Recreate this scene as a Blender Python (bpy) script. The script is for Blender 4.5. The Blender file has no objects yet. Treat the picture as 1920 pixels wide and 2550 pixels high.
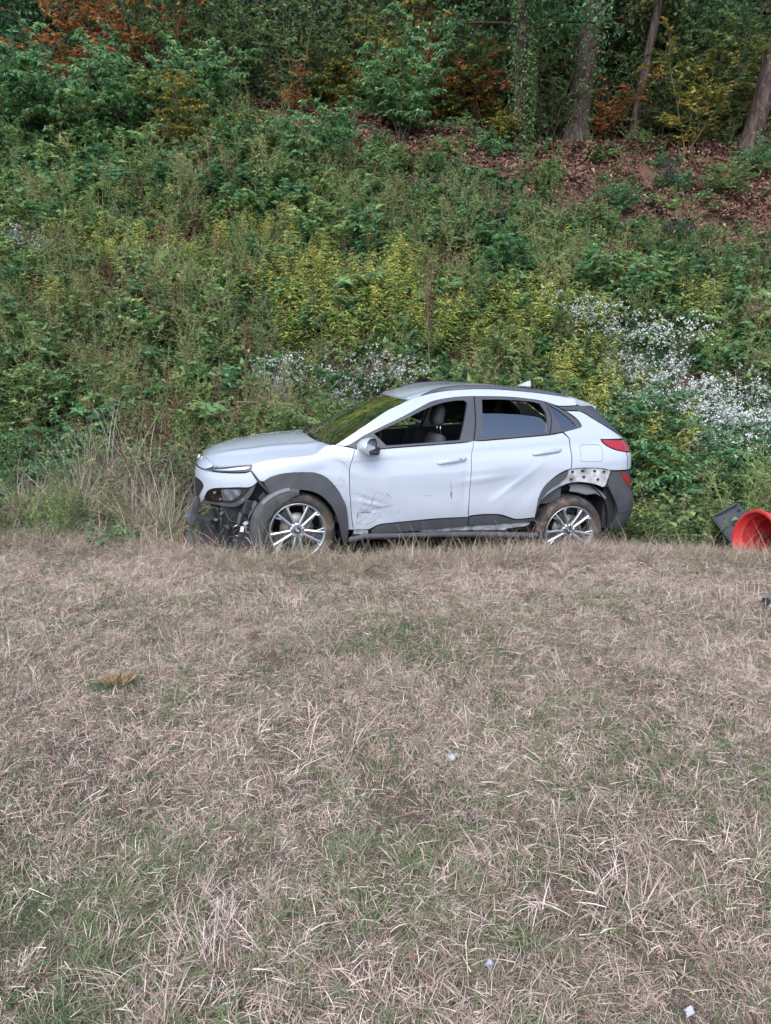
import bpy, bmesh, math, random
import numpy as np
from mathutils import Vector, Matrix, Euler
from mathutils.geometry import delaunay_2d_cdt

SC = bpy.context.scene
COL = SC.collection
R = math.radians

# ---------------------------------------------------------------- camera, sky, sun, exposure
cam_d = bpy.data.cameras.new('camera'); cam = bpy.data.objects.new('camera', cam_d); COL.objects.link(cam)
cam.location = (0, 0, 1.62); cam.rotation_euler = (R(90 - 12.45), 0, 0)
cam_d.sensor_fit = 'HORIZONTAL'; cam_d.sensor_width = 26.0; cam_d.lens = 24.0
cam_d.clip_start = .05; cam_d.clip_end = 3000
SC.camera = cam

SUN_EL, SUN_AZ = 48, 194          # degrees; soft light from the open side behind the camera
wd = bpy.data.worlds.new('World'); SC.world = wd; wd.use_nodes = True
wn, wl = wd.node_tree.nodes, wd.node_tree.links
sky = wn.new('ShaderNodeTexSky'); sky.sky_type = 'NISHITA'; sky.sun_disc = False
sky.sun_elevation = R(SUN_EL); sky.sun_rotation = R(SUN_AZ); sky.air_density = 1.0; sky.dust_density = 1.0; sky.ozone_density = 1.0
wl.new(sky.outputs[0], wn['Background'].inputs[0]); wn['Background'].inputs[1].default_value = .105
sun_d = bpy.data.lights.new('sun', 'SUN'); sun_d.energy = 1.5; sun_d.angle = R(55); sun_d.color = (1, .985, .97)
sun = bpy.data.objects.new('sun', sun_d); COL.objects.link(sun)
_sd = Vector((math.sin(R(SUN_AZ)) * math.cos(R(SUN_EL)), math.cos(R(SUN_AZ)) * math.cos(R(SUN_EL)), math.sin(R(SUN_EL))))
sun.rotation_euler = _sd.to_track_quat('Z', 'Y').to_euler()
SC.view_settings.view_transform = 'Standard'; SC.view_settings.look = 'None'
SC.view_settings.exposure = 1.52; SC.view_settings.gamma = 1.0; SC.view_settings.use_curve_mapping = False
SC.render.engine = 'CYCLES'
SC.cycles.use_denoising = True; SC.cycles.max_bounces = 5; SC.cycles.transparent_max_bounces = 12
SC.cycles.diffuse_bounces = 2; SC.cycles.debug_use_spatial_splits = True; SC.cycles.use_adaptive_sampling = True; SC.cycles.adaptive_threshold = .04; SC.cycles.glossy_bounces = 3; SC.cycles.caustics_reflective = False; SC.cycles.caustics_refractive = False
rng = np.random.default_rng(11)
random.seed(7)
# ---------------------------------------------------------------- helpers
def tag(o, label=None, cat=None, group=None, kind=None):
    if label: o['label'] = label
    if cat: o['category'] = cat
    if group: o['group'] = group
    if kind: o['kind'] = kind
    return o
def empty(name, loc=(0, 0, 0), rot=(0, 0, 0), parent=None):
    o = bpy.data.objects.new(name, None); COL.objects.link(o); o.location = loc; o.rotation_euler = rot
    o.empty_display_size = .1
    if parent: o.parent = parent
    return o
def mk(name, verts, faces, mat, parent=None, smooth=False, normals=None):
    me = bpy.data.meshes.new(name)
    me.from_pydata([tuple(map(float, v)) for v in verts], [], [tuple(map(int, f)) for f in faces])
    me.materials.append(mat)
    if smooth: me.polygons.foreach_set('use_smooth', np.ones(len(me.polygons), bool))
    if normals is not None: me.normals_split_custom_set_from_vertices([tuple(n) for n in normals])
    me.update()
    o = bpy.data.objects.new(name, me); COL.objects.link(o)
    if parent: o.parent = parent
    return o
def bmobj(name, bm, mat, parent=None, smooth=False, auto=None):
    me = bpy.data.meshes.new(name); bm.normal_update(); bm.to_mesh(me); bm.free(); me.materials.append(mat)
    if smooth: me.polygons.foreach_set('use_smooth', np.ones(len(me.polygons), bool))
    if auto: me.set_sharp_from_angle(angle=R(auto))
    o = bpy.data.objects.new(name, me); COL.objects.link(o)
    if parent: o.parent = parent
    return o
def bm_box(bm, c, s, rot=None, bev=0.0, taper=None):
    b = bmesh.new(); bmesh.ops.create_cube(b, size=1)
    for v in b.verts:
        v.co = Vector((v.co.x * s[0], v.co.y * s[1], v.co.z * s[2]))
        if taper and v.co.z > 0: v.co.x *= taper[0]; v.co.y *= taper[1]
    if bev: bmesh.ops.bevel(b, geom=list(b.edges), offset=bev, segments=2, affect='EDGES', profile=.5)
    M = Matrix.Translation(c) @ (Euler(rot).to_matrix().to_4x4() if rot is not None else Matrix())
    b.transform(M); me = bpy.data.meshes.new('t'); b.to_mesh(me); b.free(); bm.from_mesh(me); bpy.data.meshes.remove(me)
def tube_mesh(pts, rad, seg=8, closed=False, cap=True):
    """verts, faces of a tube along pts; rad scalar or list"""
    pts = [Vector(p) for p in pts]; n = len(pts); rad = [rad] * n if not hasattr(rad, '__len__') else rad
    V, Fc = [], []
    up = Vector((0, 0, 1)); prev = None
    for i, p in enumerate(pts):
        if closed: t = pts[(i + 1) % n] - pts[i - 1]
        else: t = pts[min(i + 1, n - 1)] - pts[max(i - 1, 0)]
        t.normalize()
        if prev is None:
            a = t.cross(up if abs(t.z) < .9 else Vector((1, 0, 0))).normalized()
        else:
            a = (prev - t * prev.dot(t)).normalized()
        prev = a; b = t.cross(a)
        for k in range(seg):
            th = 2 * math.pi * k / seg
            V.append(p + (a * math.cos(th) + b * math.sin(th)) * rad[i])
    m = n if closed else n - 1
    for i in range(m):
        j = (i + 1) % n
        for k in range(seg):
            Fc.append((i * seg + k, i * seg + (k + 1) % seg, j * seg + (k + 1) % seg, j * seg + k))
    if cap and not closed:
        Fc.append(tuple(range(seg))[::-1]); Fc.append(tuple((n - 1) * seg + k for k in range(seg)))
    return V, Fc
def tube(name, pts, rad, mat, parent=None, seg=8, closed=False):
    V, Fc = tube_mesh(pts, rad, seg, closed)
    return mk(name, V, Fc, mat, parent, smooth=True)
def join_vf(parts):
    V, Fc = [], []
    for v, f in parts:
        o = len(V); V += list(v); Fc += [tuple(i + o for i in q) for q in f]
    return V, Fc
def lathe_vf(profile, seg=48, closed=False):
    """profile [(r, a)], axis -y outward: point (r cos, -a, r sin)"""
    V, Fc = [], []; n = len(profile)
    for k in range(seg):
        th = 2 * math.pi * k / seg
        for r, a in profile: V.append((r * math.cos(th), -a, r * math.sin(th)))
    for k in range(seg):
        k2 = (k + 1) % seg
        for i in range(n - 1 if not closed else n):
            i2 = (i + 1) % n
            Fc.append((k * n + i, k * n + i2, k2 * n + i2, k2 * n + i))
    return V, Fc

# ---------------------------------------------------------------- materials
class NT:
    def __init__(s, name):
        s.m = bpy.data.materials.new(name); s.m.use_nodes = True; s.n = s.m.node_tree.nodes; s.l = s.m.node_tree.links
        s.b = s.n['Principled BSDF']
    def new(s, t, **k):
        x = s.n.new(t)
        for a, v in k.items(): setattr(x, a, v)
        return x
    def link(s, a, b): s.l.new(a, b)
    def noise(s, scale, detail=4, rough=.55, coord='Object', dist=0.0):
        tc = s.new('ShaderNodeTexCoord'); nz = s.new('ShaderNodeTexNoise')
        nz.inputs['Scale'].default_value = scale; nz.inputs['Detail'].default_value = detail
        nz.inputs['Roughness'].default_value = rough; nz.inputs['Distortion'].default_value = dist
        s.link(tc.outputs[coord], nz.inputs['Vector']); return nz.outputs['Fac']
    def ramp(s, fac, stops, interp='LINEAR'):
        r = s.new('ShaderNodeValToRGB'); r.color_ramp.interpolation = interp
        e = r.color_ramp.elements
        while len(e) < len(stops): e.new(.5)
        for q, (p, c) in zip(e, stops): q.position = p; q.color = (*c, 1) if len(c) == 3 else c
        s.link(fac, r.inputs[0]); return r.outputs[0]
    def bump(s, fac, strength=.2, dist=.01):
        b = s.new('ShaderNodeBump'); b.inputs['Strength'].default_value = strength; b.inputs['Distance'].default_value = dist
        s.link(fac, b.inputs['Height']); s.link(b.outputs[0], s.b.inputs['Normal'])
    def mix(s, fac, a, b):
        m = s.new('ShaderNodeMix', data_type='RGBA')
        for i, v in ((6, a), (7, b)):
            if isinstance(v, tuple): m.inputs[i].default_value = (*v, 1)
            else: s.link(v, m.inputs[i])
        if isinstance(fac, (int, float)): m.inputs[0].default_value = fac
        else: s.link(fac, m.inputs[0])
        return m.outputs[2]
    def set(s, **k):
        for a, v in k.items():
            i = s.b.inputs[{'rough': 'Roughness', 'metal': 'Metallic', 'coat': 'Coat Weight', 'coat_rough': 'Coat Roughness', 'spec': 'Specular IOR Level', 'col': 'Base Color'}[a]]
            if isinstance(v, tuple): i.default_value = (*v, 1)
            elif isinstance(v, (int, float)): i.default_value = v
            else: s.link(v, i)
        return s
def simple(name, c1, c2=None, scale=6, rough=.6, metal=0, coat=0, bump=0, bscale=None, spec=.5, detail=4):
    t = NT(name); f = t.noise(scale, detail)
    t.set(rough=rough, metal=metal, coat=coat, spec=spec)
    t.set(col=t.ramp(f, [(.3, c1), (.7, c2 or tuple(x * .8 for x in c1))]))
    if bump: t.bump(t.noise(bscale or scale * 4, 3), bump)
    return t.m
def foliage(name, stops, trans=.35, rough=.55, vattr='shade', spec=.3):
    """leaf material: colour from a per-leaf value ('shade' on the mesh) plus the per-plant 'tint' of an instance"""
    t = NT(name)
    a = t.new('ShaderNodeAttribute', attribute_name=vattr); b = t.new('ShaderNodeAttribute', attribute_name='tint', attribute_type='INSTANCER')
    ad = t.new('ShaderNodeMath', operation='ADD'); t.link(a.outputs['Fac'], ad.inputs[0]); t.link(b.outputs['Fac'], ad.inputs[1])
    c = t.ramp(ad.outputs[0], stops)
    t.set(col=c, rough=rough, spec=spec)
    if trans:
        tr = t.new('ShaderNodeBsdfTranslucent'); t.link(c, tr.inputs[0])
        mx = t.new('ShaderNodeMixShader'); mx.inputs[0].default_value = trans
        t.link(t.b.outputs[0], mx.inputs[1]); t.link(tr.outputs[0], mx.inputs[2])
        t.link(mx.outputs[0], t.n['Material Output'].inputs[0])
    return t.m
# ---------------------------------------------------------------- ground: lawn, ditch, bank, woodland floor
def sstep(a, b, x):
    t = np.clip((x - a) / (b - a), 0, 1); return t * t * (3 - 2 * t)
def vnoise(x, y, s=1.0, seed=0):
    x = x * s + seed * 17.3; y = y * s - seed * 9.7
    return (np.sin(x * 1.3 + 1.7 * np.sin(y * .9 + seed)) + np.sin(y * 1.7 + 1.3 * np.sin(x * 1.1 - seed)) + .5 * np.sin(x * 3.1 + y * 2.3) + .5 * np.sin(y * 4.3 - x * 2.9)) / 3.0
def lip_y(x):
    x = np.asarray(x, float)
    return .07 * np.sin(x * 3.1 + 1.0) * np.sin(x * 1.3) + .04 * np.sin(x * 7.3) + np.interp(x, [-8, -3.2, -1.9, -1.2, -.4, .6, 1.6, 2.2, 3.0, 5.0], [6.55, 6.50, 6.20, 5.72, 5.72, 5.90, 6.15, 6.22, 5.95, 5.85])
def ground(x, y):
    x = np.asarray(x, float); y = np.asarray(y, float)
    lawn = -.020 * y + .016 * vnoise(x, y, 1.6) + .010 * vnoise(x, y, 4.1, 2)
    lawn = np.where(y < 0, -.01 * vnoise(x, y, .5), lawn)
    lawn = lawn + np.interp(x, [-2, 2, 3], [.035, .03, .0]) * np.exp(-((y - lip_y(x) + .15) / .35) ** 2) * (1 + .5 * vnoise(x, y, 3.0, 8))
    ditch = np.clip(-.222 - .053 * (x + .77), -.42, -.20)
    ly = lip_y(x)
    z = lawn + (ditch - lawn) * sstep(ly - .02, ly + .30, y)
    foot = 8.35 + .10 * np.clip(x, -4, 4)
    t = y - foot
    rise = np.where(t > 0, .86 * (np.sqrt(t * t + .09) - .3), 0)
    crest = 16.3
    rise = np.where(y > crest, .86 * (np.sqrt(np.maximum(crest - foot, .1) ** 2 + .09) - .3) + np.minimum(y - crest, 3.0) * .31 + np.maximum(y - crest - 3.0, 0) * .12, rise)
    z = z + rise + sstep(0, 1.5, t) * (.10 * vnoise(x, y, .9, 5) + .05 * vnoise(x, y, 2.3, 3))
    return z
def soil_mat():
    t = NT('ground_soil')
    geo = t.new('ShaderNodeNewGeometry'); sep = t.new('ShaderNodeSeparateXYZ'); t.link(geo.outputs['Position'], sep.inputs[0])
    f1 = t.noise(70, 6, .7); f2 = t.noise(40, 5, .7); f3 = t.noise(1.4, 4)
    lawn = t.mix(t.ramp(f1, [(.35, (0, 0, 0)), (.65, (1, 1, 1))]), (.070, .050, .040), (.165, .120, .097))
    litter = t.mix(t.ramp(f2, [(.35, (0, 0, 0)), (.65, (1, 1, 1))]), (.065, .038, .027), (.15, .083, .055))
    mr = t.new('ShaderNodeMapRange'); mr.inputs[1].default_value = 5.9; mr.inputs[2].default_value = 6.6; t.link(sep.outputs[1], mr.inputs[0])
    t.set(col=t.mix(mr.outputs[0], lawn, litter), rough=.95, spec=.1); t.bump(f2, .6, .02); return t.m
M_soil = soil_mat()
def ground_sheet(name, xs, ys, mat):
    X, Y = np.meshgrid(xs, ys); Z = ground(X, Y); V = np.stack([X, Y, Z], -1).reshape(-1, 3); nx, ny = len(xs), len(ys)
    i = np.arange((ny - 1) * (nx - 1)); j, k = i // (nx - 1), i % (nx - 1); a = j * nx + k
    Fc = np.stack([a, a + 1, a + nx + 1, a + nx], 1)
    return tag(mk(name, V, Fc, mat, smooth=True), kind='structure')
xs = np.concatenate([[-900, -300, -120, -60, -35, -22], np.arange(-15, 15.01, .16), [22, 35, 60, 120, 300, 900]])
ys = np.concatenate([[-900, -300, -100, -40, -20, -10, -5, -2.5, -1], np.arange(0, 18, .12), np.arange(18, 40, 1.0), [50, 80, 150, 300, 900]])
g = ground_sheet('ground', xs, ys, M_soil)

# ---------------------------------------------------------------- car body surface (metres; x back from front axle, y to the far side, z up)
def lerpf(pts):
    xs = np.array([p[0] for p in pts], float); ys = np.array([p[1] for p in pts], float)
    # monotone-ish cubic (Catmull-Rom tangents)
    m = np.gradient(ys, xs)
    def f(x):
        x = np.clip(np.asarray(x, float), xs[0], xs[-1])
        i = np.clip(np.searchsorted(xs, x) - 1, 0, len(xs) - 2)
        h = xs[i + 1] - xs[i]; t = (x - xs[i]) / h
        return ((2*t**3 - 3*t**2 + 1) * ys[i] + (t**3 - 2*t**2 + t) * h * m[i]
                + (-2*t**3 + 3*t**2) * ys[i + 1] + (t**3 - t**2) * h * m[i + 1])
    return f
nose_x = lerpf([(.05, -.78), (.3, -.855), (.5, -.875), (.7, -.885), (.8, -.872), (.88, -.83), (.94, -.75), (.98, -.66), (1.05, -.45), (1.2, -.1)])
tail_x = lerpf([(.1, 3.27), (.2, 3.35), (.3, 3.41), (.42, 3.42), (.5, 3.41), (.6, 3.37), (.7, 3.355), (.8, 3.36), (.9, 3.36), (1.0, 3.345), (1.06, 3.32), (1.12, 3.275), (1.2, 3.205), (1.3, 3.12), (1.4, 3.05), (1.5, 3.0), (1.6, 2.95)])
side_in = lerpf([(.05, .12), (.2, .065), (.3, .035), (.42, .012), (.55, .0), (.68, .002), (.76, .004), (.85, .006), (.92, .012), (.97, .030), (1.0, .048),
                 (1.1, .105), (1.2, .160), (1.3, .222), (1.4, .296), (1.4624, .345), (1.52, .385), (1.56, .42), (1.6, .465)])
def W(x, z):
    x = np.asarray(x, float); z = np.asarray(z, float)
    wm = .900 - .018 * ((x - 1.35) / 2.0) ** 2
    uf = np.clip((x - nose_x(z)) / .95, 1e-5, 1.0)
    ur = np.clip((tail_x(z) - x) / .34, 1e-5, 1.0)
    n = 2.6
    f = (1 - (1 - uf) ** n) ** (1 / n) * (1 - (1 - ur) ** 3.2) ** (1 / 3.2)
    d = (.955 + .058 * (x - .6)) - z                      # depth below the rising shoulder crease
    u = .014 * np.logaddexp(0, d / .014) / .05
    crease = .021 * u * np.exp(1 - u) * np.clip((x + .1) / .9, 0, 1) * np.clip((3.25 - x) / .5, 0, 1)
    return np.maximum(wm * f - (side_in(z) + crease) * np.minimum(1, f * 1.2), .002)
# ---------------------------------------------------------------- crashed car
def paint(name, col, dirt=.36):
    t = NT(name)
    f = t.noise(4.0, 7, .65); g = t.noise(55, 4, .7); h = t.noise(1.3, 3)
    geo = t.new('ShaderNodeTexCoord'); sep = t.new('ShaderNodeSeparateXYZ'); t.link(geo.outputs['Object'], sep.inputs[0])
    mr = t.new('ShaderNodeMapRange'); mr.inputs[1].default_value = .85; mr.inputs[2].default_value = .28; mr.inputs[3].default_value = .12; t.link(sep.outputs[2], mr.inputs[0])
    def mul(a, b):
        m = t.new('ShaderNodeMath', operation='MULTIPLY'); t.link(a, m.inputs[0]); t.link(b, m.inputs[1]); return m.outputs[0]
    film = t.ramp(f, [(.40, (.10, .10, .10)), (.72, (1, 1, 1))]); spk = t.ramp(g, [(.60, (0, 0, 0)), (.68, (1, 1, 1))])
    ad = t.new('ShaderNodeMath', operation='ADD'); t.link(film, ad.inputs[0]); t.link(spk, ad.inputs[1])
    sc = t.new('ShaderNodeMath', operation='MULTIPLY'); t.link(mul(ad.outputs[0], mr.outputs[0]), sc.inputs[0]); sc.inputs[1].default_value = dirt; sc.use_clamp = True
    t.set(col=t.mix(sc.outputs[0], t.mix(h, col, tuple(c * .96 for c in col)), (.30, .25, .20)), coat=1.0, coat_rough=.03)
    t.set(rough=t.ramp(f, [(.35, (.28, .28, .28)), (.7, (.45, .45, .45))])); t.bump(t.noise(1.6, 2), .04, .02)
    return t.m
M_paint = paint('white_paint', (.39, .425, .495))
M_bare = simple('bare_scratched_white', (.55, .56, .58), (.16, .155, .15), 11, .6, bump=.5, bscale=34, detail=9)
M_clad = simple('grey_plastic_cladding', (.058, .060, .066), (.042, .044, .050), 9, .55, bump=.08, bscale=300)
M_scuff = simple('scuffed_grey_plastic', (.075, .075, .08), (.03, .03, .033), 9, .6, bump=.1, bscale=60)
M_black = simple('black_plastic', (.011, .011, .013), (.02, .02, .023), 12, .55)
M_trim = simple('dark_window_trim', (.045, .047, .055), (.06, .062, .072), 5, .38)
M_inner = simple('dark_metal_innards', (.010, .010, .011), (.03, .03, .033), 14, .7, bump=.3, bscale=40)
M_rail = simple('anodised_rail', (.075, .08, .095), (.1, .1, .12), 4, .35, metal=.3)
M_alloy = simple('silver_alloy', (.60, .61, .63), (.48, .49, .52), 8, .28, metal=.85)
M_alloy_dark = simple('dark_rim_pocket', (.045, .045, .05), (.075, .075, .08), 10, .5, metal=.4)
M_steel = simple('brake_steel', (.32, .31, .30), (.2, .17, .15), 12, .45, metal=.8)
M_chrome = simple('chrome', (.8, .8, .82), (.75, .75, .77), 4, .1, metal=1)
M_seat = simple('black_fabric', (.032, .034, .040), (.045, .047, .054), 60, .85, bump=.1, bscale=400)
M_cabin = simple('dark_cabin_plastic', (.050, .054, .066), (.065, .069, .082), 10, .6)
M_greytrim = simple('grey_pillar_trim', (.46, .45, .44), (.40, .39, .38), 8, .7)
M_felt = simple('grey_felt_liner', (.15, .155, .165), (.12, .125, .14), 22, .85, bump=.3, bscale=120)
M_skirt = simple('side_skirt_plastic', (.045, .048, .055), (.075, .078, .086), 3, .42)
def tyre_mat():
    t = NT('muddy_tyre_rubber'); f = t.noise(7, 6, .62, dist=.6); g = t.noise(60, 3)
    mask = t.ramp(f, [(.50, (.05, .05, .05)), (.70, (.8, .8, .8))])
    mud = t.ramp(g, [(.3, (.17, .105, .062)), (.7, (.27, .18, .115))])
    t.set(col=t.mix(mask, (.022, .022, .024), mud), rough=.75); t.bump(g, .3); return t.m
M_tyre = tyre_mat()
def glass(name, tint, base=.04, ior=1.52):
    t = NT(name); t.n.remove(t.b)
    fr = t.new('ShaderNodeFresnel'); fr.inputs[0].default_value = ior
    mr = t.new('ShaderNodeMapRange'); mr.inputs[3].default_value = base; t.link(fr.outputs[0], mr.inputs[0])
    tp = t.new('ShaderNodeBsdfTransparent'); tp.inputs[0].default_value = (*tint, 1)
    gl = t.new('ShaderNodeBsdfGlossy'); gl.inputs['Roughness'].default_value = .02
    nz = t.noise(30, 4); rr = t.ramp(nz, [(.3, (.01, .01, .01)), (.8, (.06, .06, .06))]); t.link(rr, gl.inputs['Roughness'])
    mx = t.new('ShaderNodeMixShader'); t.link(mr.outputs[0], mx.inputs[0]); t.link(tp.outputs[0], mx.inputs[1]); t.link(gl.outputs[0], mx.inputs[2])
    t.link(mx.outputs[0], t.n['Material Output'].inputs[0]); return t.m
M_glass = glass('windscreen_glass', (.17, .21, .21), .04, 1.33)
M_privacy = glass('privacy_glass', (.20, .22, .24), .26)
M_clear = glass('clear_lens', (.85, .87, .9), .1)
M_lensdark = simple('lamp_housing_dark', (.03, .03, .035), (.05, .05, .055), 20, .3)
M_reflector = simple('lamp_reflector', (.82, .85, .9), (.5, .53, .58), 18, .28, metal=.45)
def redlens():
    t = NT('red_lens'); f = t.noise(12, 3)
    t.set(col=t.ramp(f, [(.35, (.36, .012, .02)), (.7, (.22, .008, .014))]), rough=.12, coat=.8); return t.m
M_red = redlens()
M_label = simple('white_paper_label', (.75, .75, .72), (.65, .65, .62), 10, .7)
M_mirror = simple('mirror_silver', (.62, .63, .64), (.5, .51, .52), 4, .12, metal=.9)
M_emblem = simple('emblem_black', (.012, .012, .014), (.02, .02, .02), 5, .2, coat=.5)

CAR_POSE = dict(loc=(-.9667, 6.8955, -.2192), rot=(0, .0111, .2252))
car = empty('crashed_car', CAR_POSE['loc'], CAR_POSE['rot'])
tag(car, 'crashed white compact SUV with torn front bumper standing in the ditch', 'car')

def smooth_poly(pts, closed=True, step=.02, corner=38):
    P = np.array(pts, float); n = len(P)
    def ang(i):
        a = P[i] - P[i - 1]; b = P[(i + 1) % n] - P[i]
        c = np.dot(a, b) / (np.linalg.norm(a) * np.linalg.norm(b) + 1e-9); return np.degrees(np.arccos(np.clip(c, -1, 1)))
    sharp = [ang(i) > corner or (not closed and i in (0, n - 1)) for i in range(n)]
    out = []
    for i in range(n if closed else n - 1):
        p1, p2 = P[i], P[(i + 1) % n]
        p0 = P[i - 1] if not sharp[i] else p1 - (p2 - p1) * .5
        p3 = P[(i + 2) % n] if not sharp[(i + 1) % n] else p2 + (p2 - p1) * .5
        m1 = (p2 - p0) / 2 if not sharp[i] else (p2 - p1); m2 = (p3 - p1) / 2 if not sharp[(i + 1) % n] else (p2 - p1)
        k = max(1, int(np.linalg.norm(p2 - p1) / step))
        for j in range(k):
            t = j / k
            out.append((2*t**3 - 3*t**2 + 1) * p1 + (t**3 - 2*t**2 + t) * m1 + (-2*t**3 + 3*t**2) * p2 + (t**3 - t**2) * m2)
    if not closed: out.append(P[-1])
    return np.array(out)
def inset(P, d):
    A = P - np.roll(P, 1, 0); B = np.roll(P, -1, 0) - P
    na = np.stack([-A[:, 1], A[:, 0]], 1); nb = np.stack([-B[:, 1], B[:, 0]], 1)
    na /= np.linalg.norm(na, axis=1, keepdims=True) + 1e-9; nb /= np.linalg.norm(nb, axis=1, keepdims=True) + 1e-9
    nrm = na + nb; nrm /= np.maximum(np.linalg.norm(nrm, axis=1, keepdims=True), .5)
    area = .5 * np.sum(P[:, 0] * np.roll(P[:, 1], -1) - np.roll(P[:, 0], -1) * P[:, 1])
    return P + nrm * d * (1 if area > 0 else -1)
def in_poly(P, q):
    x, y = q[:, 0:1], q[:, 1:2]; x1, y1 = P[:, 0], P[:, 1]; x2, y2 = np.roll(x1, -1), np.roll(y1, -1)
    c = ((y1 > y) != (y2 > y)) & (x < (x2 - x1) * (y - y1) / (y2 - y1 + 1e-12) + x1)
    return c.sum(1) % 2 == 1
def dent(x, z):
    """inward damage of the near side (metres, positive = pushed in)"""
    d = np.zeros_like(x)
    def g(cx, cz, sx, sz, a, rot=0):
        c, s = math.cos(rot), math.sin(rot); u = (x - cx) * c + (z - cz) * s; v = -(x - cx) * s + (z - cz) * c
        return a * np.exp(-(u / sx) ** 2 - (v / sz) ** 2)
    # crumpled front corner of the front door and trailing edge of the wing
    d += g(.66, .47, .22, .13, .020) + g(.50, .62, .07, .22, .014) + g(.80, .58, .05, .16, -.006, .5)
    d += g(.62, .60, .14, .018, .004, -.25) - g(.64, .555, .16, .016, .0035, -.2) + g(.70, .50, .18, .014, .0035, .15) + g(.56, .42, .014, .10, .005, .2)
    d += g(.36, .93, .10, .06, .006) + g(.43, .84, .03, .10, .008, .4)
    cr = np.exp(-((x - .62) / .16) ** 2 - ((z - .50) / .14) ** 2)
    d += cr * .0014 * (np.sin(x * 61 + z * 34) * np.sin(z * 57 - x * 23) + .6 * np.sin(x * 113 - z * 87))
    # long shallow push along the doors, deep fold in the rear door ahead of the wheel
    d += g(1.25, .62, .40, .12, .010) + g(1.86, .66, .26, .13, .019, .25) + g(2.12, .60, .10, .20, .016, -.75)
    d -= g(2.02, .70, .22, .030, .007, .62) + g(1.70, .75, .25, .03, .006, .1)
    d += g(1.52, .66, .03, .16, .006)
    return d
def Wn(x, z): return W(x, z) - dent(np.asarray(x, float), np.asarray(z, float))
def lift(P, side, off, surf):
    y = surf(P[:, 0], P[:, 1]) + off
    return np.stack([P[:, 0], side * y, P[:, 1]], 1)
def normals_of(P, side, surf):
    h = .004
    wx = (surf(P[:, 0] + h, P[:, 1]) - surf(P[:, 0] - h, P[:, 1])) / (2 * h); wz = (surf(P[:, 0], P[:, 1] + h) - surf(P[:, 0], P[:, 1] - h)) / (2 * h)
    n = np.stack([-wx, np.full(len(P), side, float), -wz], 1); return n / np.linalg.norm(n, axis=1, keepdims=True)
def panel(name, poly, mat, parent, side=-1, off=0.0, thick=.02, res=.026, gap=.003, holes=(), surf=None, closed_smooth=True, step=.02):
    """one sheet of the body side cut to an outline in side view, lifted onto the body surface and given thickness"""
    surf = surf or (Wn if side < 0 else W)
    outer = smooth_poly(poly, step=step) if closed_smooth else np.array(poly, float)
    if gap: outer = inset(outer, gap)
    # pull outline points inside the nose and tail limits
    outer[:, 0] = np.clip(outer[:, 0], nose_x(outer[:, 1]) + 2e-4, tail_x(outer[:, 1]) - 2e-4)
    hs = [smooth_poly(h, step=step) for h in holes]
    lo, hi = outer.min(0), outer.max(0)
    zs = np.arange(lo[1] + res * .5, hi[1], res); G = []
    for j, z in enumerate(zs):
        xs = np.arange(lo[0] + res * (.5 if j % 2 else .25), hi[0], res)
        a, b = float(nose_x(z)), float(tail_x(z)); c = np.array([.001, .003, .007, .014, .024, .04])
        xs = np.concatenate([xs, a + c, b - c])
        G.append(np.stack([xs, np.full(len(xs), z)], 1))
    G = np.concatenate(G) if G else np.zeros((0, 2))
    keep = in_poly(outer, G)
    for h in hs: keep &= ~in_poly(h, G)
    rings = [outer] + hs
    allb = np.concatenate(rings)
    if keep.any():
        G = G[keep]; d = np.min(np.linalg.norm(G[:, None] - allb[None], axis=2), axis=1); G = G[d > res * .35]
    else: G = np.zeros((0, 2))
    E, o = [], 0
    for r_ in rings:
        k = len(r_); E += [(o + i, o + (i + 1) % k) for i in range(k)]; o += k
    P = np.concatenate([allb, G])
    vv, ee, ff, *_ = delaunay_2d_cdt([Vector(p) for p in P], E, [], 0, 1e-6)
    P = np.array([tuple(v) for v in vv]); T = np.array([f for f in ff if len(f) == 3], int)
    cen = P[T].mean(1); ok = in_poly(outer, cen)
    for h in hs: ok &= ~in_poly(h, cen)
    T = T[ok]
    # orientation: outward
    a = P[T]; ar = (a[:, 1, 0] - a[:, 0, 0]) * (a[:, 2, 1] - a[:, 0, 1]) - (a[:, 2, 0] - a[:, 0, 0]) * (a[:, 1, 1] - a[:, 0, 1])
    flip = (ar < 0) if side < 0 else (ar > 0)
    T[flip] = T[flip][:, ::-1]
    V0 = lift(P, side, off, surf); N0 = normals_of(P, side, surf)
    ew = {}
    for t in T:
        for i in range(3):
            e = (t[i], t[(i + 1) % 3]); ew[e] = 1
    rim = [e for e in ew if (e[1], e[0]) not in ew]
    Vb = V0 - N0 * np.array([min(thick, 1)]) if False else np.stack([V0[:, 0], V0[:, 1] - side * np.minimum(thick, np.maximum(np.abs(V0[:, 1]) - .001, .0)), V0[:, 2]], 1)
    n = len(P); V = np.concatenate([V0, Vb]); Fc = [tuple(t) for t in T] + [tuple(t[::-1] + n) for t in T]
    N = [tuple(x) for x in N0] + [tuple(-x) for x in N0]
    Vx, Nx = list(map(tuple, V)), N
    for a_, b_ in rim:
        q = len(Vx); A, B = np.array(V0[a_]), np.array(V0[b_]); A2, B2 = np.array(Vb[a_]), np.array(Vb[b_])
        nn = np.cross(A2 - A, B - A); L = np.linalg.norm(nn)
        if L < 1e-12: continue
        nn = nn / L
        Vx += [tuple(A), tuple(A2), tuple(B2), tuple(B)]; Nx += [tuple(nn)] * 4; Fc.append((q, q + 1, q + 2, q + 3))
    ob = mk(name, Vx, Fc, mat, parent, smooth=True, normals=Nx)
    return ob
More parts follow.
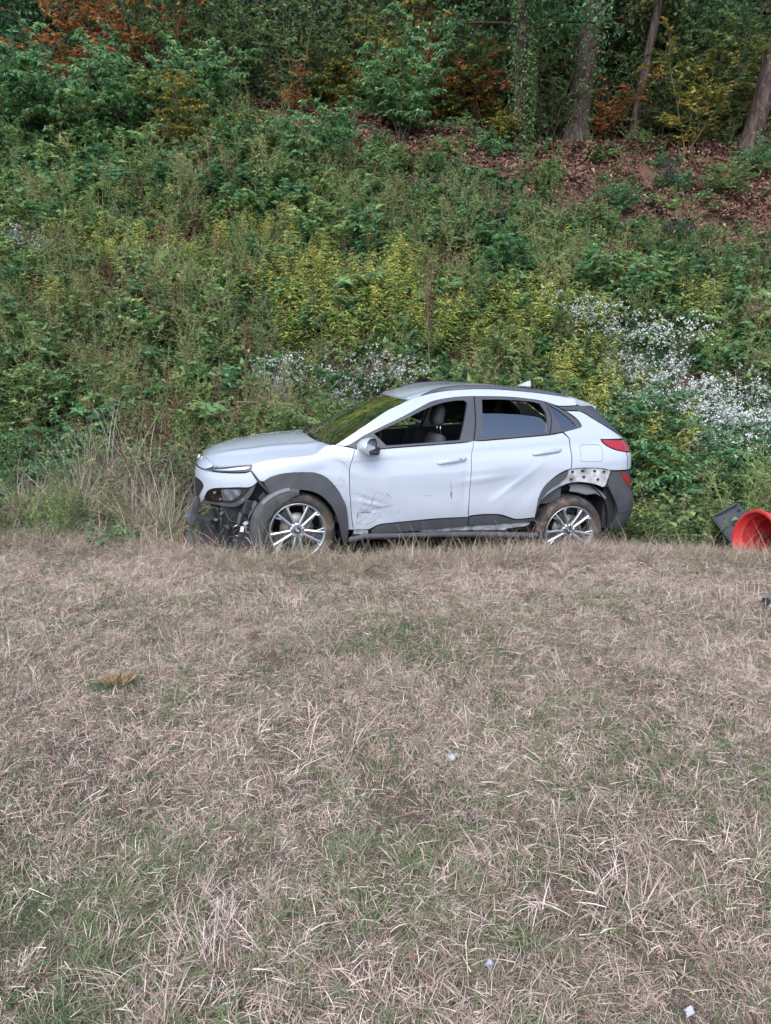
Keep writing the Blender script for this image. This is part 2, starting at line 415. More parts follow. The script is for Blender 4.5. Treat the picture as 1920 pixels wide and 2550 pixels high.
def grid_obj(name, fn, ns, nt, mat, parent, thick=0.0, s=(-1, 1), t=(0, 1)):
    """surface fn(s, t) -> xyz sampled on a grid, with a second sheet under it when thick"""
    S = np.linspace(*s, ns); Tt = np.linspace(*t, nt)
    V = [fn(a, b) for b in Tt for a in S]
    Fc = [(j * ns + i, j * ns + i + 1, (j + 1) * ns + i + 1, (j + 1) * ns + i) for j in range(nt - 1) for i in range(ns - 1)]
    if thick:
        n = len(V); V += [(a, b, c - thick) for a, b, c in V]; Fc += [tuple(i + n for i in f[::-1]) for f in Fc]
        rim = [(j * ns, (j + 1) * ns) for j in range(nt - 1)][::-1]
        ring = list(range(ns)) + [j * ns + ns - 1 for j in range(1, nt)] + [(nt - 1) * ns + i for i in range(ns - 2, -1, -1)] + [j * ns for j in range(nt - 2, 0, -1)]
        for i in range(len(ring)):
            a, b = ring[i], ring[(i + 1) % len(ring)]; Fc.append((a, a + n, b + n, b))
    o = mk(name, V, Fc, mat, parent, smooth=True)
    o.data.set_sharp_from_angle(angle=R(40)); return o

# ---- outlines on the side of the body, metres
HOOD_EDGE = [(-.74, .938), (-.68, .890), (-.60, .894), (-.46, .912), (-.368, .922), (-.276, .948), (-.154, .969), (.031, .986), (.13, .995), (.189, 1.018), (.223, 1.045), (.257, 1.066), (.31, 1.075)]
GAP_FD = [(.52, 1.042), (.487, .956), (.463, .885), (.458, .781), (.462, .655), (.476, .471), (.496, .32)]      # wing to front door
GAP_DD = [(1.625, 1.092), (1.599, 1.009), (1.582, .935), (1.575, .778), (1.566, .566), (1.562, .429), (1.567, .307)]
ARCH_F_OUT = [(-.283, .777), (-.222, .815), (-.137, .841), (-.039, .852), (.084, .852), (.159, .844), (.223, .82), (.286, .773), (.348, .696), (.398, .605), (.43, .513), (.448, .322)]
ARCH_F_IN = [(-.22, .672), (-.165, .690), (-.091, .705), (.021, .708), (.12, .692), (.207, .65), (.283, .571), (.334, .477), (.368, .367), (.391, .268), (.408, .195)]
BELT = [(.445, 1.058), (.56, 1.036), (.654, 1.034), (.939, 1.051), (1.484, 1.079), (1.709, 1.095), (2.05, 1.115), (2.377, 1.136), (2.546, 1.160), (2.719, 1.196)]
DLO_TOP = [(2.728, 1.203), (2.697, 1.262), (2.617, 1.327), (2.502, 1.396), (2.401, 1.433), (2.279, 1.453), (2.077, 1.473), (1.788, 1.480), (1.558, 1.476), (1.40, 1.458), (1.273, 1.432), (1.126, 1.370), (.947, 1.291), (.743, 1.208), (.613, 1.152), (.527, 1.105)]
A_FRONT = [(.351, 1.075), (.46, 1.135), (.625, 1.23), (.824, 1.345), (.998, 1.418), (1.079, 1.449)]
ROOF_EDGE = [(1.079, 1.449), (1.217, 1.488), (1.4, 1.520), (1.7, 1.540), (1.9, 1.540), (2.2, 1.520), (2.47, 1.492), (2.64, 1.468), (2.73, 1.455)]
FWIN = [(.70, 1.165), (.80, 1.066), (.86, 1.063), (1.496, 1.098), (1.625, 1.418), (1.599, 1.443), (1.5, 1.440), (1.361, 1.417), (1.221, 1.374), (1.035, 1.298), (.85, 1.225)]
RWIN = [(1.776, 1.450), (1.704, 1.114), (2.355, 1.153), (2.389, 1.303), (2.351, 1.410), (2.245, 1.432), (1.986, 1.449)]
RGLASS = [(1.700, 1.108), (2.357, 1.147), (2.376, 1.232), (2.321, 1.284), (2.165, 1.308), (1.95, 1.322), (1.741, 1.327)]
QGLASS = [(2.427, 1.412), (2.532, 1.345), (2.617, 1.275), (2.670, 1.212), (2.655, 1.194), (2.519, 1.176), (2.476, 1.290)]
CUT_C = [(2.395, 1.140), (2.432, 1.30), (2.405, 1.432)]      # rear door trim to quarter trim
FUEL = [(2.678, 1.028), (2.70, 1.038), (2.88, 1.036), (2.905, 1.02), (2.893, .90), (2.87, .883), (2.68, .885), (2.655, .90)]
TAIL = [(2.912, 1.080), (3.03, 1.078), (3.20, 1.070), (3.30, 1.060), (3.335, 1.0), (3.30, .955), (3.15, .972), (3.05, .990), (2.986, 1.016), (2.932, 1.05)]
RARCH_TOP = [(2.231, .358), (2.240, .46), (2.253, .556), (2.300, .655), (2.39, .74), (2.48, .795), (2.565, .822), (2.68, .828), (2.80, .826), (2.913, .815), (2.985, .797)]

def interp_line(L):
    L = sorted(L); xs = [p[0] for p in L]; zs = [p[1] for p in L]
    return lambda x: np.interp(x, xs, zs)
hood_edge_z = lerpf(HOOD_EDGE[1:]); roof_edge_z = lerpf([(1.0, 1.425)] + ROOF_EDGE + [(3.1, 1.40)])

for sd, nm in ((-1, 'near'), (1, 'far')):
    near = sd < 0
    # wing
    F_LINE = [(-.383, .869), (-.319, .783)]
    wing = [(-.345, .905)] + HOOD_EDGE[4:] + [(.351, 1.075), (.445, 1.058), (.52, 1.042)] + GAP_FD[1:] + [(.449, .322)] + ARCH_F_OUT[::-1] + [(-.319, .783), (-.383, .869)]
    wing[0] = (-.36, .915)
    panel('wing', wing[1:], M_paint, car, sd)
    fa = panel('wheel_arch_cladding', ARCH_F_OUT + [(.434, .208), (.423, .172)] + ARCH_F_IN[::-1], M_clad, car, sd, off=.022, thick=.05, gap=.0)
    # front door skin with its plastic lower cladding, trim and handle
    door = GAP_FD[0:1] + [(.56, 1.031), (.654, 1.028)] + [(.939, 1.045), (1.484, 1.073)] + GAP_DD[0:7]
    low1 = [(1.567, .400), (1.30, .398), (1.084, .388), (.861, .374), (.729, .359), (.65, .322), (.632, .318), (.496, .32)]
    fd = panel('front_door', door[:-1] + low1 + GAP_FD[::-1][1:-1], M_paint, car, sd, res=.015)
    if not near: fd.name = 'front_door.001'
    panel('door_cladding', [(.66, .314), (.735, .353), (.861, .368), (1.084, .382), (1.30, .392), (1.566, .398), (1.567, .310), (1.25, .296), (.868, .275), (.66, .272)], M_clad, fd, sd, off=.006, thick=.03)
    trim_f = [(.445, 1.064), (.56, 1.037), (.654, 1.033), (.939, 1.051), (1.484, 1.079), (1.619, 1.088), (1.66, 1.24), (1.70, 1.478), (1.558, 1.475)] + DLO_TOP[9:]
    panel('window_trim', trim_f, M_trim, fd, sd, off=-.004, thick=.03, gap=.001, holes=[FWIN])
    # rear door
    rd_poly = [GAP_DD[0], (1.709, 1.089), (2.05, 1.109), (2.377, 1.130), (2.52, 1.150), (2.575, 1.10), (2.578, 1.043), (2.574, .94), (2.566, .826), (2.48, .797), (2.39, .742), (2.300, .657), (2.253, .558), (2.240, .46), (2.232, .367),
               (2.056, .357), (1.996, .371), (1.905, .404), (1.818, .417), (1.676, .419), (1.566, .409)] + GAP_DD[::-1][2:-1]
    rd = panel('rear_door', rd_poly, M_paint, car, sd, res=.016)
    panel('door_cladding', [(1.570, .400), (1.676, .411), (1.818, .409), (1.905, .396), (1.996, .363), (2.056, .349), (2.23, .359), (2.233, .331), (1.574, .312)], M_clad, rd, sd, off=.006, thick=.03)
    panel('window_trim', [(1.629, 1.089), (1.709, 1.095), (2.05, 1.115), (2.388, 1.138)] + CUT_C[1:] + [(2.279, 1.452), (2.077, 1.472), (1.788, 1.479), (1.71, 1.478), (1.67, 1.24)], M_trim, rd, sd, off=-.004, thick=.03, gap=.001, holes=[RWIN])
    panel('door_glass', RGLASS if near else RWIN, M_privacy, rd, sd, off=-.022, thick=.004, gap=0)
    # quarter panel, its trim and glass
    rear_hi = [(3.10, 1.135), (2.95, 1.222), (2.86, 1.275), (2.78, 1.325), (2.72, 1.341), (2.578, 1.345)]
    q_poly = [(2.530, 1.157), (2.722, 1.197), (2.733, 1.207), (2.70, 1.268), (2.62, 1.331), (2.578, 1.345)] + rear_hi[::-1][1:] + \
             [(3.14, 1.112), (3.15, 1.084), (3.03, 1.084), (2.905, 1.086), (2.925, 1.05), (2.982, 1.010), (3.05, .984), (3.15, .966), (3.165, .90), (3.165, .797), (2.985, .799)] + RARCH_TOP[::-1][1:5] + [(2.572, .825), (2.578, .94), (2.583, 1.043), (2.580, 1.10)]
    qp = panel('quarter_panel', q_poly, M_paint, car, sd, holes=[FUEL])
    fl = panel('fuel_door' if near else 'side_plate', FUEL, M_paint, qp, sd, off=.0, gap=.004)
    panel('quarter_trim', [(2.398, 1.140), (2.546, 1.162), (2.719, 1.198), (2.727, 1.204), (2.695, 1.261), (2.615, 1.325), (2.502, 1.393), (2.41, 1.430), (2.437, 1.30)], M_trim, qp, sd, off=-.002, thick=.03, gap=.001, holes=[QGLASS])
    panel('quarter_glass', QGLASS, M_privacy, qp, sd, off=-.010, thick=.004, gap=-.004)
    # roof side and windscreen pillar in one white pressing
    frame = A_FRONT + ROOF_EDGE[1:] + [(2.728, 1.395), (2.60, 1.391), (2.53, 1.393), (2.505, 1.400)] + DLO_TOP[4:] + [(.445, 1.068)]
    panel('roof_side', frame, M_paint, car, sd, thick=.04, gap=.001)
    panel('rear_pillar_trim', [(2.52, 1.388), (2.60, 1.386), (2.728, 1.390), (2.85, 1.392), (2.95, 1.388), (3.07, 1.37), (3.20, 1.20), (3.27, 1.118), (3.17, 1.112), (3.145, 1.117), (3.10, 1.140), (2.95, 1.228), (2.86, 1.281), (2.78, 1.331), (2.72, 1.347), (2.60, 1.351)], M_trim, car, sd, off=-.003)
    # tailgate half
    panel('tailgate', [(3.155, 1.112), (3.19, 1.108), (3.30, 1.10), (3.36, .99), (3.37, .90), (3.37, .80), (3.171, .797), (3.171, .90), (3.158, .962), (3.30, .948), (3.335, 1.0), (3.30, 1.068), (3.20, 1.078), (3.157, 1.084)], M_paint, car, sd)
    panel('tail_lamp', TAIL, M_red, car, sd, off=.004, thick=.05)
    # rear bumper corner with lower lamp
    b_poly = [(3.000, .790), (3.072, .786), (3.20, .785), (3.37, .782), (3.37, .60), (3.42, .45), (3.42, .40), (3.40, .30), (3.30, .235), (3.15, .21), (3.052, .215), (3.085, .30), (3.091, .394), (3.065, .47), (3.022, .545), (2.955, .66), (2.965, .72)]
    rb = panel('rear_bumper', b_poly, M_clad, car, sd, off=.006, thick=.04)
    panel('bumper_ridge', [(3.10, .40), (3.20, .412), (3.30, .432), (3.41, .450), (3.415, .430), (3.30, .410), (3.20, .390), (3.10, .380)], M_skirt, rb, sd, off=.014, thick=.012, gap=0)
    panel('bumper_lamp', [(3.075, .772), (3.13, .764), (3.22, .70), (3.31, .622), (3.325, .585), (3.25, .612), (3.16, .672), (3.11, .725)], M_red, rb, sd, off=.012, thick=.03)
    if not near:
        panel('wheel_arch_cladding', RARCH_TOP + [(2.96, .66), (2.83, .68), (2.66, .70), (2.54, .684), (2.44, .646), (2.353, .594), (2.30, .50), (2.27, .36)], M_clad, car, sd, off=.018, thick=.05, gap=0)

# ---- front end
FASCIA = [(-.90, .80), (-.86, .83), (-.764, .830), (-.546, .838), (-.426, .848), (-.388, .866), (-.324, .780), (-.394, .728), (-.502, .720), (-.648, .702), (-.717, .684), (-.758, .652), (-.785, .597), (-.812, .536), (-.855, .508), (-.838, .58), (-.792, .690), (-.800, .716), (-.837, .738), (-.885, .735)]
DRL = [(-.764, .838), (-.716, .859), (-.605, .883), (-.459, .907), (-.351, .915), (-.327, .907), (-.359, .881), (-.426, .853), (-.546, .842), (-.68, .836)]
for sd in (-1, 1):
    fx = panel('front_bumper', FASCIA, M_paint, car, sd, res=.02)
    # strip over the daytime lamp up to the bonnet front edge, wrapping the nose
    panel('nose_panel', [(-.90, .806), (-.86, .836), (-.768, .842), (-.718, .864), (-.695, .880), (-.728, .914), (-.746, .942), (-.80, .925), (-.85, .88)], M_paint, car, sd, res=.016)
    panel('daytime_lamp', DRL, M_lensdark, car, sd, off=-.004, thick=.03)
    panel('lamp_strip', [(-.70, .849), (-.60, .868), (-.46, .893), (-.39, .898), (-.43, .878), (-.56, .860)], M_reflector, car, sd, off=.000, thick=.004, gap=0)
    gr = panel('grille', [(-.90, .73), (-.837, .735), (-.792, .690), (-.838, .575), (-.855, .50), (-.89, .44)], M_black, car, sd, off=-.02, thick=.02, res=.018)
    # grille lattice: rows of raised studs following the surface
    V, Fc = [], []
    for i in range(8):
        for j in range(9):
            z = .46 + j * .031; x = nose_x(z) + .006 + i * .013 + (j % 2) * .006
            if x > np.interp(z, [.44, .5, .575, .69, .735], [-.86, -.855, -.838, -.795, -.84]) - .008: continue
            y = float(W(x, z)); o = len(V); hx, hz = .0045, .008
            for dx, dz in ((-hx, 0), (0, -hz), (hx, 0), (0, hz)): V.append((x + dx, sd * (float(W(x + dx, z + dz)) - .004), z + dz))
            V.append((x, sd * (y - .028), z))
            Fc += [(o, o + 1, o + 2, o + 3), (o, o + 1, o + 4), (o + 1, o + 2, o + 4), (o + 2, o + 3, o + 4), (o + 3, o, o + 4)]
    if V: mk('lattice', V, Fc, M_clad, gr)['kind'] = 'stuff'
    HEAD = [(-.797, .593), (-.775, .640), (-.736, .672), (-.612, .700), (-.454, .713), (-.400, .716), (-.444, .656), (-.531, .593), (-.616, .582), (-.779, .565)]
    hl = panel('headlamp', HEAD, M_lensdark, car, sd, off=-.03, thick=.06)
    panel('reflector_bowl', [(-.735, .652), (-.62, .690), (-.475, .702), (-.465, .668), (-.545, .603), (-.725, .583)], M_reflector, hl, sd, off=-.018, thick=.01, surf=lambda x, z: W(x, z) + .006 * np.sin(x * 70) * np.sin(z * 60))
    panel('lens', HEAD, M_clear, hl, sd, off=-.012, thick=.003, gap=.001)
    panel('lamp_bezel', [(-.812, .545), (-.785, .560), (-.616, .575), (-.533, .585), (-.445, .655), (-.392, .722), (-.345, .745), (-.40, .64), (-.50, .556), (-.61, .538)], M_scuff, hl, sd, off=-.012, thick=.05)
panel('panel_gap_strip', [(-.392, .868), (-.376, .868), (-.318, .790), (-.274, .748), (-.205, .662), (-.222, .655), (-.295, .735), (-.336, .778)], M_black, car, -1, off=.012, thick=.02, gap=0, closed_smooth=False)

# bonnet
hood_c = lerpf([(-.82, .90), (-.76, .945), (-.68, .982), (-.55, 1.018), (-.38, 1.047), (-.15, 1.074), (.1, 1.092), (.3, 1.10), (.45, 1.10)])
def hood_pt(s, t):
    # front edge runs from the lamps forward to the nose; rear edge bows forward at the middle
    xf = -.682 - .115 * (1 - s * s) ** .8; xr = .30 - .13 * (1 - s * s)
    x = xf + (xr - xf) * t
    xe = max(x, -.68) if True else x
    ze = float(hood_edge_z(xe)); ye = float(W(xe, ze)) - .013
    ye = ye if x > -.68 else max(.05, ye)
    y = s * ye; zc = float(hood_c(x))
    z = ze + (zc - ze) * (1 - abs(s) ** 2.4)
    z += .016 * math.exp(-((abs(s) - .62 - .10 * t) / .07) ** 2) * min(1, t * 4) * (1 if t < .93 else (1 - t) / .07)
    return (x, y, z)
grid_obj('bonnet', hood_pt, 49, 41, M_paint, car, thick=.02)
# nose cap closing the front between bonnet edge and bumper
def cap_pt(s, t):
    a = np.array(hood_pt(s, 0.0)); zz = .90 - .02 * t
    b = np.array([float(nose_x(.80)) + .03 + .10 * s * s, s * .55, .80])
    return tuple(a * (1 - t) + b * t - np.array([0.0, 0, .018]))
grid_obj('nose_inner', cap_pt, 21, 5, M_paint, car)
# nose emblem
V, Fc = [], []
def emblem(w, h, r):
    parts = [tube_mesh([(w * math.cos(a), 0, h * math.sin(a)) for a in np.linspace(0, 2 * math.pi, 28, endpoint=False)], r, 6, closed=True)]
    for s_ in (-1, 1):
        parts.append(tube_mesh([(s_ * w * .42 - .10 * w, 0, -h * .62), (s_ * w * .38, 0, 0), (s_ * w * .42 + .10 * w, 0, h * .62)], [r * 1.3, r * 1.1, r * 1.3], 6))
    parts.append(tube_mesh([(-w * .5, 0, -h * .12), (0, 0, 0), (w * .5, 0, h * .12)], r * 1.0, 6))
    return join_vf(parts)
V, Fc = emblem(.068, .034, .0045)
em = mk('emblem', V, Fc, M_chrome, car, smooth=True); em.location = (-.838, -.02, .893); em.rotation_euler = (R(-48), 0, R(-90))

# windscreen
aw = lerpf([(p[0], p[1]) for p in A_FRONT])
def wind_pt(s, t):
    xe = .335 + (1.082 - .335) * t; ze = float(aw(xe)) - .002; ye = float(W(xe, ze)) - .006
    k = 1 - s * s; return (xe - (.17 - .09 * t) * k, s * ye, ze + .018 * k)
grid_obj('windscreen', wind_pt, 33, 17, M_glass, car, thick=.004)
def cowl_pt(s, t):
    a = np.array(wind_pt(s, 0)); b = np.array(hood_pt(s, 1.0)); p = a * (1 - t) + b * t
    return tuple(p + np.array([0, 0, -.020 - .02 * math.sin(math.pi * t)]))
grid_obj('cowl', cowl_pt, 33, 5, M_black, car, thick=.01)
for y0, y1 in ((-.60, .02), (.05, .62)):
    pts = []
    for k in range(9):
        s_ = (y0 + (y1 - y0) * k / 8) / .80; tt = .02 + .05 * k / 8; p = wind_pt(s_, tt); pts.append((p[0] - .02, p[1], p[2] + .012))
    tube('wiper', pts, .007, M_black, car, 6)
# roof, spoiler, rails, aerial
def roof_pt(s, t):
    xe = 1.079 + (2.73 - 1.079) * t; xf = xe - (.085 * (1 - t) ** 3) * (1 - s * s)
    ze = float(roof_edge_z(xe)); ye = float(W(xe, ze)) - .004
    return (xf, s * ye, ze + (.028 + .012 * math.sin(math.pi * t)) * (1 - abs(s) ** 2.2) + .010 * math.exp(-((abs(s) - .86) / .06) ** 2))
grid_obj('roof', roof_pt, 41, 33, M_paint, car, thick=.03)
def spoil_pt(s, t):
    xe = 2.735 + .335 * t; yw = float(W(2.73, 1.455)) - .004; y = s * (yw - .02 * t)
    z = 1.456 - .068 * t - .012 * t * t + (.026 - .016 * t) * (1 - abs(s) ** 2.2) + .010 * math.exp(-((abs(s) - .86) / .06) ** 2) * (1 - t)
    return (xe - .09 * abs(s) ** 3 * t, y, z)
grid_obj('spoiler', spoil_pt, 33, 9, M_paint, car, thick=.05)
for sd in (-1, 1):
    RL = [(1.19, 1.485), (1.24, 1.508), (1.287, 1.526), (1.378, 1.553), (1.481, 1.568), (1.655, 1.577), (1.871, 1.573), (2.159, 1.554), (2.449, 1.523), (2.60, 1.492), (2.66, 1.474)]
    pl = smooth_poly(RL, closed=False, step=.04)
    V, Fc = [], []
    for i, (x, z) in enumerate(pl):
        ze = float(roof_edge_z(x)); y = float(W(x, ze)) - .016; hgt = max(.010, min(.020, z - ze + .006)) 
        for dy, dz in ((-.014, -hgt), (.014, -hgt), (.011, 0), (0, .005), (-.011, 0)): V.append((x, sd * (y - dy), z + dz))
    n = len(pl)
    for i in range(n - 1):
        for k in range(5): Fc.append((i * 5 + k, i * 5 + (k + 1) % 5, (i + 1) * 5 + (k + 1) % 5, (i + 1) * 5 + k))
    Fc += [(0, 1, 2, 3, 4), tuple((n - 1) * 5 + k for k in range(5))]
    mk('roof_rail', V, Fc, M_rail, car, smooth=False)
bm = bmesh.new()
fin = [(2.36, 1.555), (2.475, 1.603), (2.510, 1.606), (2.505, 1.545)]
va = [bm.verts.new((x, -.012 if z > 1.59 else -.03, z)) for x, z in fin]; vb = [bm.verts.new((x, .012 if z > 1.59 else .03, z)) for x, z in fin]
bm.faces.new(va); bm.faces.new(vb[::-1])
for i in range(4): bm.faces.new((va[i], vb[i], vb[(i + 1) % 4], va[(i + 1) % 4]))
bmesh.ops.recalc_face_normals(bm, faces=bm.faces); bmesh.ops.bevel(bm, geom=list(bm.edges), offset=.006, segments=2, affect='EDGES')
bmobj('roof_aerial', bm, M_paint, car, smooth=True, auto=40)

# near rear wheel arch: remaining cladding and the bare arch where the rest is torn away
panel('wheel_arch_cladding', [(2.236, .47), (2.247, .528), (2.265, .597), (2.32, .677), (2.42, .752), (2.535, .806), (2.512, .745), (2.438, .687), (2.351, .635), (2.275, .545), (2.25, .48)], M_clad, car, -1, off=.014, thick=.03, gap=0)
ex = panel('bare_wheel_arch', [(2.538, .799), (2.566, .817), (2.66, .823), (2.76, .822), (2.88, .815), (2.985, .796), (2.975, .70), (2.955, .655), (2.914, .638), (2.813, .675), (2.661, .696), (2.542, .684), (2.439, .646), (2.353, .594), (2.256, .510), (2.262, .556), (2.34, .63), (2.44, .70), (2.505, .745)], M_bare, car, -1, off=-.012, thick=.03, gap=0)
for x, z in ((2.585, .795), (2.69, .80), (2.815, .797), (2.915, .787), (2.705, .745), (2.575, .725), (2.855, .715)):
    bm = bmesh.new(); bm_box(bm, (x, -float(W(x, z)) + .006, z), (.026, .012, .020), bev=.003)
    bmobj('clip', bm, M_black, ex)
panel('bumper_bracket', [(2.985, .79), (3.0, .785), (2.972, .70), (2.955, .64), (2.935, .645), (2.958, .70)], M_black, car, -1, off=.004, thick=.03, gap=0)

# sill: bare rail, torn side skirt hanging below it
panel('sill', [(.50, .31), (.64, .308), (.9, .268), (1.57, .302), (2.235, .322), (2.20, .24), (1.5, .20), (.50, .20)], M_inner, car, -1, off=-.05, thick=.05, gap=0)
panel('bare_sill_rail', [(1.08, .282), (1.57, .300), (1.90, .312), (2.20, .322), (2.20, .290), (2.12, .272), (1.98, .262), (1.95, .245), (1.57, .262), (1.2, .264)], M_bare, car, -1, off=-.025, thick=.03, gap=0, surf=lambda x, z: W(x, z) + .006 * np.sin(x * 40) * np.sin(z * 90))
panel('scraped_sill_end', [(.502, .316), (.634, .312), (.634, .271), (.502, .276)], M_bare, car, -1, off=-.012, thick=.03, gap=0)
V, Fc = [], []
sk = [(.455, .265, 0), (.60, .262, 0), (.90, .258, .004), (1.3, .252, .012), (1.7, .238, .022), (2.05, .218, .03), (2.26, .205, .035)]
for x, z, o_ in sk:
    y = -.872 - o_
    for dy, dz in ((0, .016), (-.012, .006), (-.014, -.012), (-.004, -.028), (.05, -.034), (.05, .012)): V.append((x, y + dy, z + dz - (.03 if x < .5 else 0)))
for i in range(len(sk) - 1):
    for k in range(6): Fc.append((i * 6 + k, i * 6 + (k + 1) % 6, (i + 1) * 6 + (k + 1) % 6, (i + 1) * 6 + k))
Fc += [tuple(range(6)), tuple((len(sk) - 1) * 6 + k for k in range(6))]
o = mk('side_skirt', V, Fc, M_skirt, car); bpy_n = o.data
tag(o, 'long grey side skirt hanging loose under the doors')

# underbody and wheel housings (dark)
bm = bmesh.new(); bm_box(bm, (1.30, 0, .30), (1.55, 1.56, .16), bev=.02); bm_box(bm, (1.3, 0, .20), (2.9, .5, .10), bev=.03); bm_box(bm, (2.95, 0, .36), (.3, 1.2, .2), bev=.03)
bmobj('underbody', bm, M_inner, car)
def housing(name, cx, cz, r, sd, a0, a1, mat):
    V, Fc = [], []; n = 18
    for k in range(n):
        a = R(a0 + (a1 - a0) * k / (n - 1))
        for y in (.862, .60, .50): V.append((cx + r * math.cos(a), sd * y, cz + r * math.sin(a) * 1.02))
    for k in range(n - 1):
        for j in range(2): Fc.append((k * 3 + j, k * 3 + j + 1, (k + 1) * 3 + j + 1, (k + 1) * 3 + j))
    # inner wall
    c = len(V); V.append((cx, sd * .50, cz))
    for k in range(n - 1): Fc.append((k * 3 + 2, c, (k + 1) * 3 + 2))
    mk(name, V, Fc, mat, car, smooth=True).data.set_sharp_from_angle(angle=R(40))
for sd in (-1, 1):
    housing('wheel_housing', 0, .32, .385, sd, -12, 192, M_black); housing('wheel_housing', 2.6, .30, .405, sd, -15, 195, M_black)
# sagging felt liner inside the near rear arch
V, Fc = [], []
lp = [(2.60, .66, .60), (2.68, .665, .575), (2.78, .655, .56), (2.88, .625, .555), (2.95, .58, .53), (2.985, .54, .50)]
for i, (x, z1, z0) in enumerate(lp): V += [(x, -.80, z1), (x + .004, -.825 - .012 * (i % 2), (z1 + z0) / 2), (x - .01, -.83, z0 + .012 * (i % 2))]
for i in range(len(lp) - 1):
    for j in range(2): Fc.append((i * 3 + j, i * 3 + j + 1, (i + 1) * 3 + j + 1, (i + 1) * 3 + j))
mk('torn_liner', V, Fc, M_felt, car, smooth=True)
# plastic liner torn forward over the near front tyre
V, Fc = [], []; n = 26
for k in range(n):
    a = R(86 + (232 - 86) * k / (n - 1)); w = math.sin(math.pi * min(1, (k + 1) / n) ** .8)
    ro = .372 + .034 * w; ri = .345 - .080 * w + .005 * math.sin(k * 1.7)
    for q, (r_, y_) in enumerate(((ro, -.84), (ro + .006, -.905), (.5 * (ro + ri) + .012, -.925), (ri, -.915))):
        V.append((r_ * math.cos(a) - .012, y_, .334 + r_ * math.sin(a)))
for k in range(n - 1):
    for j in range(3): Fc.append((k * 4 + j, k * 4 + j + 1, (k + 1) * 4 + j + 1, (k + 1) * 4 + j))
mk('torn_wheel_liner', V, Fc, M_scuff, car, smooth=True)
V, Fc = [], []
for k in range(8):
    a = R(97 + 40 * k / 7)
    for r_, y_ in ((.392, -.87), (.400, -.915), (.372, -.93)): V.append((r_ * math.cos(a) - .02, y_, .334 + r_ * math.sin(a)))
for k in range(7):
    for j in range(2): Fc.append((k * 3 + j, k * 3 + j + 1, (k + 1) * 3 + j + 1, (k + 1) * 3 + j))
mk('liner_edge', V, Fc, M_felt, car, smooth=True)

